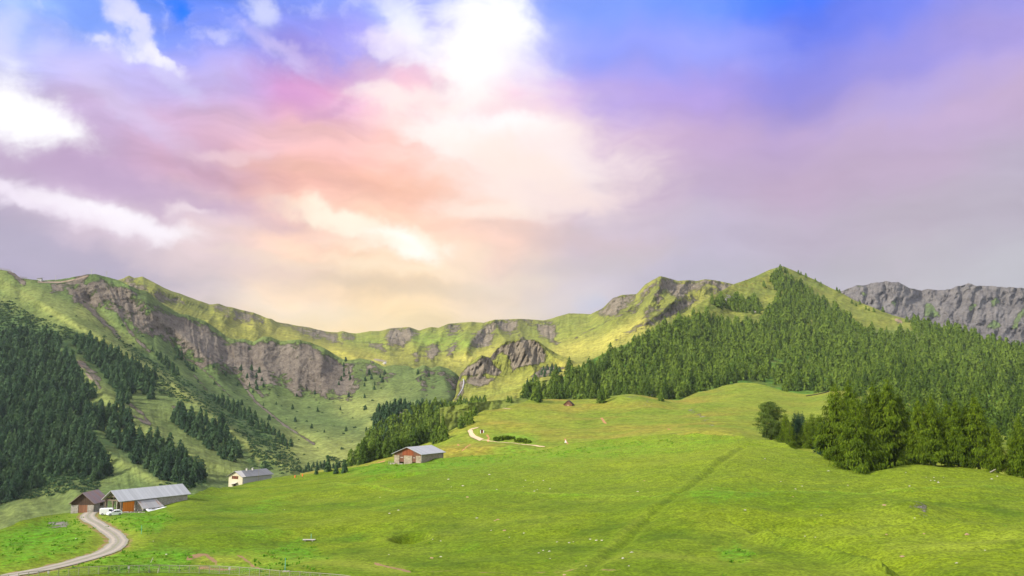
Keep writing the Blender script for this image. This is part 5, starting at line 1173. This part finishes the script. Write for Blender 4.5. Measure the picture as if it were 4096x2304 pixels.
b = MB(); b.slab((-2.6, -.01, .85), (-2.6, -1.5, .45), (1.5, -1.5, 1.1), (1.5, -.01, 1.5), .1); b.build('awning', M['roof_light'], t)
b = MB(); b.box(1.35, 1.5, -1.4, -1.25, -3, 1.0); b.build('awning_post', M['wood_dark'], t)
px_ = local(t, W/2+1.8, 8.0); gg = drop(['meadow'], *px_)
b = MB(); b.tube((0, 0, -.5), (0, 0, 9.6), .09, .06, 6); b.tube((-.5, 0, 9.1), (.5, 0, 9.1), .04, .04, 5); o = b.build('pole', M['post'], None); o.location = (px_[0], px_[1], gg.z); tag(o, 'thin tall wire pole standing against the cream house', 'pole')
for (xx, rr, lb) in ((216.5, 395, 'thin fence stake left of the cream house'), (210, 385, 'leaning thin stake further left of the cream house')):
    gg = at_r(xx, 487, rr, ['meadow']); b = MB(); b.tube((0, 0, -.3), (.1, 0, 1.5), .06, .05, 6); b.tube((-.15, 0, 1.1), (.2, 0, 1.1), .03, .03, 4); o = b.build('stake', M['post'], None); o.location = gg; tag(o, lb, 'stake')

# red timber barn
g = at_r(407.5, 460.5, 402, ['meadow']); print('red barn', g.z, project(np.array(g)))
x0, y0, z0 = unproj(np.float64(407.5), np.float64(460.3), np.float64(402.0)); g = Vector((float(x0), float(y0), float(z0)))
t = empty('timber_barn', (g.x, g.y, g.z), R(-27), 'red brown timber barn with a stone base and a wide grey roof', 'barn')
RBN = t
W, L, He, Ha = 15.0, 19.5, 3.0, 5.9
rb_, k = gable(t, W, L, He, Ha, .9, 1.0, t=.18); rb_.build('roof', M['roof_blue'], t)
b = MB(); st = 2.15
for (a, c) in ((-W/2, -4.6), (-2.0, 2.5), (4.6, W/2)): b.box(a, c, 0, .5, -3, st)
b.box(W/2-.5, W/2, .5, L, -3, 2.55); b.box(-W/2, -W/2+.5, .5, L, -3, 2.55); b.box(-W/2+.5, W/2-.5, L-.5, L, -3, 2.55)
b.build('wall', M['stone_tan'], t)
b = MB(); b.prism([(-W/2+.05, st), (-2.9, st), (-2.9, Ha-2.9*k-.02), (-W/2+.05, He)], .1, .3); b.prism([(3.2, st), (W/2-.05, st), (W/2-.05, He), (3.2, Ha-3.2*k-.02)], .1, .3); b.box(W/2-.3, W/2-.02, .5, L, 2.56, He); b.box(-W/2+.02, -W/2+.3, .5, L, 2.56, He); b.prism([(-W/2+.05, 2.56), (W/2-.05, 2.56), (W/2-.05, He), (0, Ha), (-W/2+.05, He)], L-.3, L-.05)
b.build('gable_boards', M['wood_brown'], t)
b = MB(); b.prism([(-2.88, st+.02), (3.18, st+.02), (3.18, Ha-3.2*k-.05), (0, Ha-.05), (-2.88, Ha-2.9*k-.05)], .04, .28); b.build('hay_door', M['wood_red'], t)
for (a, c) in ((-4.55, -2.05), (2.55, 4.55)):
    b = MB(); b.box(a, c, .2, .3, -.8, st-.02); d_ = b.build('door', M['wood_brown'], t); b = MB(); b.box(a+.5, c-.5, .15, .19, 1.1, 1.35); b.build('handle', M['galv'], d_)
b = MB(); b.box(W/2+.01, W/2+.2, .2, .34, -.5, 2.9); b.build('downpipe', M['galv'], t)
gg = local(t, -9.5, -1.5)
f = empty('paddock_fence', (gg[0], gg[1], drop(['meadow', 'pasture'], *gg).z), R(-20), 'little grey wooden fence at the left corner of the red timber barn', 'fence')
for i in range(6):
    b = MB(); b.box(i*1.1-.07, i*1.1+.07, -.07, .07, -1, 1.3); b.build('post', M['post'], f)
b = MB(); b.box(0, 5.5, -.09, -.06, .95, 1.05); b.box(0, 5.5, -.09, -.06, .45, .55); b.build('rail', M['post'], f)
gg = local(t, -2, -2.2); b = MB()
for i in range(26):
    s = .25+.3*random.random(); xx, yy = random.uniform(-6, 9), random.uniform(-.6, .6); b.box(xx-s, xx+s, yy-s*.6, yy+s*.6, -1.5, .1+s*.5)
o = b.build('stone_wall', M['stone'], None, .06); o.location = (gg[0], gg[1], drop(['meadow', 'pasture'], *gg).z); o.rotation_euler.z = R(-27); tag(o, 'low rough stone terrace edge before the red timber barn', 'wall')

# small dark cabin
g = cast(['pasture'], 568, 406); g = g or at_r(568, 406, 640, ['pasture'])
t = empty('cabin', (g.x, g.y, g.z-.2), R(-16), 'small dark timber cabin alone on the pasture below the forest', 'cabin')
s_ = g.y/640.0; W, L, He, Ha = 6.2*s_, 6.5*s_, 1.5*s_, 4.2*s_
rb_, k = gable(t, W, L, He, Ha, .6, .5); rb_.build('roof', M['wood_dark'], t)
b = MB(); b.prism([(-W/2, -1.5), (W/2, -1.5), (W/2, He), (0, Ha), (-W/2, He)], 0, L); b.build('wall', M['wood_brown'], t)
b = MB(); b.box(-.9, .9, -.06, -.01, -.3, 1.3); b.build('door', M['dirtm'], t)
# kiosk beside the track
g = cast(['pasture'], 482, 433.2)
t = empty('shelter', (g.x, g.y, g.z), R(-8), 'tiny white framed shelter with a dark red panel beside the pale track', 'shelter')
b = MB(); b.box(-1.1, -.75, 0, 1.4, -.5, 2.0); b.box(.75, 1.1, 0, 1.4, -.5, 2.0); b.build('side_wall', M['white'], t)
b = MB(); b.box(-.74, .74, .5, .7, -.5, 1.9); b.build('panel', M['wood_red'], t); b = MB(); b.box(-1.25, 1.25, -.2, 1.6, 2.01, 2.2); b.build('roof', M['wood_dark'], t)
# triangular sign
g = cast(['pasture', 'meadow'], 565.6, 443.2)
t = empty('trail_sign', (g.x, g.y, g.z), 0, 'small white triangular trail sign above the bright meadow edge', 'sign')
b = MB(); b.prism([(-.65, .3), (.65, .3), (0, 1.9)], -.03, .03); b.build('board', M['white'], t); b = MB(); b.box(-.05, .05, .04, .12, -.5, 1.6); b.build('post', M['post'], t)
# far hut
g = cast(['far_ridge'], 383.5, 364.3) or at_r(383.5, 364, 1900, ['far_ridge'])
t = empty('hut', (g.x, g.y, g.z), R(-25), 'tiny white hut far away on the sunlit alp under the ridge', 'hut')
rb_, k = gable(t, 5, 7, 2.6, 4.2, .3, .3); rb_.build('roof', M['white'], t); b = MB(); b.prism([(-2.5, -2), (2.5, -2), (2.5, 2.6), (0, 4.2), (-2.5, 2.6)], 0, 7); b.build('wall', M['render'], t)

# ------------------------------------------------------------------ vehicles
def car(name, label, loc, rz, prof, glass, w, paint, wheels, cat='car'):
    """prof: outline in x (forward) and z, extruded across the width; the nose points to +x"""
    t = empty(name, loc, rz, label, cat, None)
    b = MB(); n = len(prof)
    rings = []
    for (yy, sc) in ((-w/2, .94), (-w/2+.14, 1.0), (w/2-.14, 1.0), (w/2, .94)):
        zc = .75; rings.append([(x*sc, yy, zc+(z-zc)*sc if z > zc else z) for x, z in prof])
    vs = [p for r in rings for p in r]; fs = [tuple(range(n)), tuple(range(4*n-1, 3*n-1, -1))]
    for k in range(3): fs += [(k*n+i, k*n+(i+1) % n, (k+1)*n+(i+1) % n, (k+1)*n+i) for i in range(n)]
    b.add(vs, fs); b.build('body', paint, t)
    for s in (-1, 1):
        for gq in glass['side']:
            b = MB(); b.prism(gq, s*w/2-(.01 if s > 0 else .02), s*w/2+(.02 if s > 0 else .01)); b.build('window', M['dark'], t)
    for (a, c) in glass['ends']:
        d = Vector((c[0]-a[0], 0, c[1]-a[1])); nn = Vector((d.z, 0, -d.x)).normalized()*.025
        if nn.z < 0: nn = -nn
        b = MB(); hw = w/2-.16
        b.slab((a[0]+nn.x, -hw, a[1]+nn.z), (a[0]+nn.x, hw, a[1]+nn.z), (c[0]+nn.x, hw*.9, c[1]+nn.z), (c[0]+nn.x, -hw*.9, c[1]+nn.z), .03); b.build('windscreen', M['dark'], t)
    for wx in wheels:
        for s in (-1, 1):
            b = MB(); b.tube((wx, s*(w/2-.18), .31), (wx, s*(w/2+.01), .31), .31, .31, 16); wh = b.build('wheel', M['black'], t); b = MB(); b.tube((wx, s*(w/2+.01), .31), (wx, s*(w/2+.03), .31), .17, .17, 12); b.build('rim', M['galv'], wh)
    xm, xn = max(p[0] for p in prof), min(p[0] for p in prof)
    for s in (-1, 1):
        b = MB(); b.box(xm*.955-.05, xm*.955+.03, s*(w/2-.3)-.13, s*(w/2-.3)+.13, .62, .78); b.build('headlight', M['galv'], t)
        b = MB(); b.box(xn-.03, xn+.05, s*(w/2-.22)-.08, s*(w/2-.22)+.08, .72, 1.0); b.build('tail_light', M['redlamp'], t)
    return t
def ground_at(px, py, names=('meadow',)):
    return cast(list(names), px, py)
LBT = LBX; zb = LBX.z
g = at_r(114.4, 513.4, 252.5, ['meadow'])
car('white_car', 'white parked hatchback with its nose to the left at the yard edge', (g.x, g.y, g.z+.05), R(180+40), [(-1.95,.35),(-2.0,.9),(-1.85,1.1),(-1.35,1.48),(.1,1.52),(.95,1.08),(1.75,.88),(2.0,.62),(1.98,.3),(1.4,.22),(-1.5,.22)],
    dict(side=[[(-1.5,1.02),(-1.2,1.36),(-.3,1.40),(-.3,1.02)], [(-.24,1.02),(-.24,1.40),(.1,1.38),(.72,1.04)]], ends=[((.95,1.08),(.16,1.47)), ((-1.85,1.12),(-1.42,1.42))]), 1.75, M['white'], (-1.25, 1.3))
g = at_r(108.2, 512.0, 256.0, ['meadow'])
car('white_van', 'white boxy van parked behind the white hatchback, its back to the road', (g.x, g.y, g.z+.05), R(14), [(-2.15,.35),(-2.2,1.75),(-2.05,1.92),(.9,1.95),(1.25,1.8),(1.75,1.15),(2.2,1.0),(2.3,.5),(2.25,.28),(-1.6,.24)],
    dict(side=[[(.35,1.15),(.35,1.68),(1.05,1.66),(1.5,1.15)]], ends=[((1.75,1.15),(1.28,1.76)), ((-2.19,1.15),(-2.19,1.7))]), 1.85, M['white'], (-1.35, 1.4), 'van')
g = ground_at(125.5, 511.8)
car('grey_car', 'dull grey car half hidden under the porch beside the orange door', (g.x, g.y+1.0, drop(['meadow'], g.x, g.y+1.0).z+.05), R(160), [(-1.9,.4),(-1.95,.95),(-1.5,1.05),(-1.1,1.4),(.2,1.42),(.85,1.02),(1.8,.85),(1.95,.5),(1.9,.3),(-1.7,.3)],
    dict(side=[[(-1.1,1.02),(-.9,1.33),(.1,1.35),(.6,1.02)]], ends=[((.85,1.04),(.25,1.38)), ((-1.5,1.08),(-1.15,1.36))]), 1.7, M['silver'], (-1.2, 1.25))
g = ground_at(106.3, 514.5)
b = MB(); b.tube((0, 0, -.2), (0, 0, .8), .12, .1, 8); b.tube((0, 0, .8), (0, 0, .95), .14, .05, 8); o = b.build('bollard', M['rockm'], None); o.location = g; tag(o, 'short pale post at the bend beside the white hatchback', 'bollard')
b = MB(); rs_ = random.Random(3)
for i in range(40):
    s = .18+.25*rs_.random(); xx = rs_.uniform(-5.5, 5.5); b.box(xx-s, xx+s, -.25, .25, -1.0, .1+.35*rs_.random())
g = ground_at(127, 513.0); o = b.build('stone_wall', M['stone'], None, .04); o.location = g; o.rotation_euler.z = R(-6); tag(o, 'low drystone wall under the parked cars', 'wall')

# ------------------------------------------------------------------ long fence at the bottom
def fence_line():
    top = [(-12,578),(0,575.8),(26,572.3),(51,569.8),(70,568),(86,566.6),(109,565.6),(132.5,565),(155,564.5),(186,565),(215,565.6),(234,566.7),(260,569),(278,571.3),(300,572.3),(335,575),(350,577)]
    t0 = None; pts = []
    n = 37
    for i in range(n):
        x = -12+362*i/(n-1); yt = np.interp(x, [a for a, b in top], [b for a, b in top]); g = cast(['meadow'], x, yt+8.2)
        if g is None: continue
        zt = g.z+1.25; pts.append((g.x, g.y, g.z, zt))
    o0 = pts[len(pts)//2]
    t = empty('fence', (o0[0], o0[1], o0[2]), 0, 'long low grey post and rail fence along the bottom of the meadow', 'fence')
    rel = lambda p, z: (p[0]-o0[0], p[1]-o0[1], z-o0[2])
    for p in pts:
        b = MB(); b.tube(rel(p, p[2]-.4), rel(p, p[3]+.04), .062, .058, 7); b.build('post', M['post'], t)
    tr = MB(); br = MB(); wr = MB()
    for p, q in zip(pts[:-1], pts[1:]):
        tr.tube(rel(p, p[3]), rel(q, q[3]), .045, .045, 6); br.tube(rel(p, p[2]+.12), rel(q, q[2]+.12), .02, .02, 5)
        for k in (.4, .7, 1.0): wr.tube(rel(p, p[2]+k), rel(q, q[2]+k), .006, .006, 3)
        for k in range(1, 6):
            a = [p[j]+(q[j]-p[j])*k/6 for j in range(4)]; wr.tube(rel(a, a[2]+.12), rel(a, a[3]), .005, .005, 3)
    tr.build('top_rail', M['post'], t); br.build('bottom_rail', M['post'], t); wr.build('wire_mesh', M['galv'], t)
    for x in (51, 132.5, 224.5):
        i = min(range(len(pts)), key=lambda j: abs(project(np.array([pts[j][0], pts[j][1], pts[j][2]]))[0]-x)); p = pts[i]; c = rel(p, p[3])
        b = MB(); b.box(c[0]-.16, c[0]+.16, c[1]-.1, c[1]-.07, c[2]-.5, c[2]-.08); b.build('plate', M['galv'], t)
fence_line()
for (x, y, lb, lean) in ((157.5, 573.0, 'whitish crooked stake beside the long fence', .12), (150.5, 567.2, 'white cloth strip hanging over the long fence', .35)):
    g = cast(['meadow'], x, y); b = MB(); b.tube((0, 0, -.1), (lean, 0, .75), .05, .035, 6); b.tube((lean*.5, 0, .35), (lean+.12, 0, .5), .04, .02, 6); o = b.build('stake', M['rockm'], None); o.location = (g.x, g.y, g.z+(0 if lean < .2 else .9)); tag(o, lb, 'stake')
for (x, y, hgt, lb) in ((141.3, 534, 1.9, 'thin teal pole on the green slope right of the road bend'), (285, 571, 1.9, 'thin teal pole just behind the long fence'), (311, 540.2, 1.3, 'thin teal pole rising from the pale slab in the meadow')):
    g = cast(['meadow'], x, y); b = MB(); b.tube((0, 0, -.3), (0, 0, hgt), .045, .045, 8); b.tube((0, 0, hgt), (0, 0, hgt+.06), .07, .03, 8); o = b.build('pole', M['teal'], None); o.location = g; tag(o, lb, 'pole')
g = cast(['meadow'], 309, 541); b = MB(); b.box(-1.35, 1.35, -.45, .45, .18, .3); b.box(-.9, -.7, -.35, .35, -.4, .17); b.box(.7, .9, -.35, .35, -.4, .17); o = b.build('slab', M['rockm'], None, .02); o.location = (g.x, g.y, g.z+.05); tag(o, 'pale raised slab lying in the meadow under a teal pole', 'slab')
g = cast(['meadow'], 286, 571.6); b = MB(); b.box(-.5, .5, -.3, .3, -.3, .12); o = b.build('slab', M['rockm'], None, .02); o.location = g; tag(o, 'small pale slab at the foot of the teal pole by the long fence', 'slab')
for (x, y, lb) in ((295.0, 476.5, 'tiny orange marker on the hill edge, the left one of two'), (302.5, 475.2, 'tiny orange marker on the hill edge, the right one of two')):
    g = cast(['meadow', 'left_mountain'], x, y+1)
    if g and g.y > 500: g = at_r(x, y+1, 405, ['meadow'])
    b = MB(); b.tube((0, 0, -.3), (0, 0, .9), .32, .22, 8); b.tube((0, 0, .9), (0, 0, 1.1), .25, .05, 8); o = b.build('marker', M['orange_mark'], None); o.location = g; tag(o, lb, 'marker')
# fallen log and rail on the right, dark pipe on the smooth lawn
g = at_r(993, 472.5, 262, ['meadow']); b = MB(); b.tube((-.9, 0, .15), (.9, 0, 1.05), .2, .16, 8); b.tube((.2, 0, .6), (.5, .2, 1.0), .05, .03, 5); o = b.build('log', M['post'], None); o.location = g; tag(o, 'grey fallen log leaning on the meadow edge under the larches', 'log')
g = cast(['pasture'], 830, 443) or at_r(830, 443, 400, ['pasture']); b = MB(); b.tube((-2.4, 0, .2), (2.4, 0, .75), .09, .08, 6); b.tube((-2.3, 0, -.5), (-2.3, 0, .3), .06, .06, 6); b.tube((2.2, 0, -.3), (2.2, 0, .8), .06, .06, 6); o = b.build('rail', M['post'], None); o.location = g; tag(o, 'thin grey wooden rail left of the big larches', 'rail')
pp = [cast(['pasture'], x, y) for x, y in ((806,396.5),(812,395.6),(818,394.6),(824,393.2),(829,391.9),(833,391))]; pp = [p for p in pp if p]
b = MB()
for p, q in zip(pp[:-1], pp[1:]): b.tube(p+Vector((0, 0, .5)), q+Vector((0, 0, .5)), .4, .4, 6)
o = b.build('pipe', M['interior'], None); tag(o, 'dark pipe lying along the top edge of the smooth lawn', 'pipe')

# ------------------------------------------------------------------ loose stones
def rock_mesh(seed):
    import bmesh
    bm = bmesh.new(); bmesh.ops.create_icosphere(bm, subdivisions=2, radius=1.0); rs = random.Random(seed)
    k = [Vector((rs.uniform(-1, 1), rs.uniform(-1, 1), rs.uniform(-1, 1))) for _ in range(6)]
    for v in bm.verts:
        d = 1+sum(.13*math.sin(4*v.co.dot(q)+i) for i, q in enumerate(k)); v.co = Vector((v.co.x*d*1.25, v.co.y*d, v.co.z*d*.6))
    me = bpy.data.meshes.new('rock'); bm.to_mesh(me); bm.free(); me.materials.append(M['rockm']); return me
RM = [rock_mesh(i) for i in range(4)]
RMD = [m.copy() for m in RM]
for m in RMD: m.materials.clear(); m.materials.append(M['dirtm'])
M4 = Q  # crops
stones = Q([(1160,853),(1127,766),(2010,777),(1988,848),(2112,902),(2145,884),(1680,882),(1295,840),(1595,712),(2290,875),(555,1120),(450,1155),(2215,780),(2103,797),(1455,1210),(345,972)],350,412.5,11.45)
stones += [(x/6.869, 525+y/6.869) for x, y in ((1053,111),(1142,203),(522,94))]
stones += [(600+x/6.0755, 475+y/6.0755) for x, y in ((228,101),(175,553),(140,507),(1505,62),(2010,33),(1880,67),(1245,372),(1308,378),(880,213),(2340,458),(1100,40),(2055,40),(2165,535),(1912,262),(1345,245),(680,85),(190,470),(2380,25),(2028,15))]
stones += [(275+x/7.36, 500+y/7.36) for x, y in ((838,402),(1222,418),(1220,302),(1725,275),(1590,225),(1940,390),(1975,372),(2020,378),(2075,310),(2195,308),(2365,298),(2025,432),(1160,290),(908,76),(840,100),(2405,298),(2320,290),(2290,485),(2165,315),(1832,244),(70,72))]
stones += [(750+x/9.401, 362.5+y/9.401) for x, y in ((290,1120),(490,1163),(920,1155),(1735,1110),(1655,1080),(1820,1080),(1500,1163),(2325,1070),(735,1020),(1465,1035),(140,905),(1770,1130),(430,1190))]
for i, (x, y) in enumerate(stones):
    g = cast(['meadow'], x, y)
    if g is None: continue
    o = bpy.data.objects.new('rock', RM[i % 4]); COL.objects.link(o); s = random.uniform(.09, .19)*max(1, g.y/190); o.scale = (s*random.uniform(.9, 1.4), s, s); o.location = (g.x, g.y, g.z+.1*s); o.rotation_euler = (0, 0, random.random()*6)
    tag(o, 'small pale stone lying in the grass of the near meadow', 'stone', 'pale stones scattered over the near meadow')
for i, (x, y) in enumerate([(275+1690/7.36,500+225/7.36),(275+1640/7.36,500+145/7.36),(275+1155/7.36,500+428/7.36),(600+1725/6.0755,475+183/6.0755),(600+1970/6.0755,475+357/6.0755),(600+2230/6.0755,475+360/6.0755),(600+1740/6.0755,475+362/6.0755),(600+1842/6.0755,475+495/6.0755),(600+270/6.0755,475+35/6.0755),(350+1345/11.45,412.5+970/11.45),(350+1660/11.45,412.5+1240/11.45),(600+1173/6.0755,475+132/6.0755),(275+2130/7.36,500+552/7.36)]):
    g = cast(['meadow'], x, y)
    if g is None: continue
    o = bpy.data.objects.new('rock', RMD[i % 4]); COL.objects.link(o); s = random.uniform(.16, .3); o.scale = (s*1.4, s, s); o.location = g; o.rotation_euler = (0, 0, random.random()*6)
    tag(o, 'reddish stone in a bare patch of the near meadow', 'stone', 'reddish stones in bare patches of the near meadow')

# ------------------------------------------------------------------ cows on the pointed hill, lift masts on the ridge
def cow_mesh():
    b = MB()
    b.tube((-1.0, 0, 1.05), (-.2, 0, 1.0), .32, .40, 10); b.tube((-.2, 0, 1.0), (.7, 0, 1.08), .40, .33, 10); b.tube((.7, 0, 1.08), (1.15, 0, 1.25), .28, .18, 8); b.tube((1.1, 0, 1.28), (1.5, 0, 1.1), .17, .10, 8)
    b.tube((-1.05, 0, 1.2), (-1.15, 0, .5), .04, .03, 5)
    for x in (-.8, .65):
        for s in (-.2, .2): b.tube((x, s, .9), (x+.05, s, .5), .12, .07, 6); b.tube((x+.05, s, .5), (x, s, 0), .07, .05, 6)
    for s in (-1, 1): b.tube((1.15, s*.12, 1.38), (1.2, s*.3, 1.5), .03, .01, 4)
    return b
M['cow'] = mat_plain('brown_hide', (.20,.085,.035), .8, .3, 2)
cb = cow_mesh(); c0 = cb.build('cow', M['cow'], None); first = True
for (x, y) in Q([(1605,236),(1660,229),(1692,234),(1740,184),(1732,242),(1785,218),(1785,270),(1820,222),(1875,196),(1718,182),(1905,262),(1525,318)],575,262.5,10.064):
    g = cast(['cone_hill'], x, y)
    if g is None: continue
    o = c0 if first else c0.copy()
    if not first: COL.objects.link(o)
    first = False; o.location = g; o.rotation_euler = (0, 0, random.random()*6.28); o.scale = (1.25,)*3
    tag(o, 'small brown cow grazing on the bare slope of the pointed hill', 'cow', 'brown cows grazing on the pointed hill')
def ridge_at(px):
    y = np.interp(px, [c[0] for c in F_crest], [c[1] for c in F_crest])
    for k in range(12):
        g = cast(['left_mountain'], px, y+.3+k*.4)
        if g: return g
for (x, hh, arms, lb) in ((91.4, 9, 2, 'chairlift mast on top of the bare rounded summit'), (106.2, 9, 2, 'chairlift mast right of the bare rounded summit'), (55.5, 8, 0, 'plain thin mast on the saddle left of the rounded summit'), (12.8, 5, 0, 'short dark post on the ridge at the far left')):
    g = ridge_at(x)
    if not g: continue
    t = empty('lift_mast', (g.x, g.y, g.z), R(10), lb, 'mast'); b = MB(); b.tube((0, 0, -2), (0, 0, hh), .45, .3, 8); b.build('pole', M['galv'], t)
    if arms:
        b = MB(); b.box(-3, 3, -.15, .15, hh-.3, hh); b.build('crossarm', M['galv'], t); b = MB(); b.box(-2.6, 2.6, -.12, .12, hh-3.2, hh-2.95); b.build('crossarm', M['galv'], t)
g = ridge_at(40)
t = empty('lift_station', (g.x, g.y, g.z), R(5), 'tiny grey lift station in the saddle of the left ridge', 'station'); b = MB(); b.box(-4, 3, -2, 2, -2, 3.2); b.build('wall', M['galv'], t); b = MB(); b.slab((-4.6, -2.6, 3.3), (3.8, -2.6, 4.4), (3.8, 2.6, 4.4), (-4.6, 2.6, 3.3), .3); b.build('roof', M['render_shade_grey'], t)
for (x0_, x1_, lb) in ((0, 11, 'snow fence on the ridge at the far left'), (20, 27, 'shorter snow fence further right on the left ridge')):
    ps = [ridge_at(x0_+(x1_-x0_)*i/7) for i in range(8)]; ps = [p for p in ps if p]; o0 = ps[0]
    t = empty('snow_fence', o0, 0, lb, 'fence')
    for p in ps: b = MB(); q = p-o0; b.tube(q-Vector((0, 0, 1)), q+Vector((0, 0, 3.2)), .18, .15, 5); b.build('post', M['post'], t)
    b = MB()
    for p, q in zip(ps[:-1], ps[1:]):
        for k in (1.4, 2.2, 3.0): b.tube(p-o0+Vector((0, 0, k)), q-o0+Vector((0, 0, k)), .12, .12, 4)
    b.build('slats', M['post'], t)

# ------------------------------------------------------------------ air
def haze():
    b = MB(); b.box(-4200, 4200, -2600, 4600, -420, 640); m, T = newmat('haze_air')
    v = T.node('ShaderNodeVolumePrincipled'); v.inputs['Color'].default_value = (.80, .88, 1.0, 1); v.inputs['Density'].default_value = HAZE; v.inputs['Anisotropy'].default_value = .2
    o = T.node('ShaderNodeOutputMaterial'); T.l.new(v.outputs[0], o.inputs[1])
    ob = b.build('haze', m); ob.display_type = 'WIRE'; tag(ob, 'thin pale air over the valley', 'haze', None, 'stuff')
HAZE = 3.3e-5
haze()
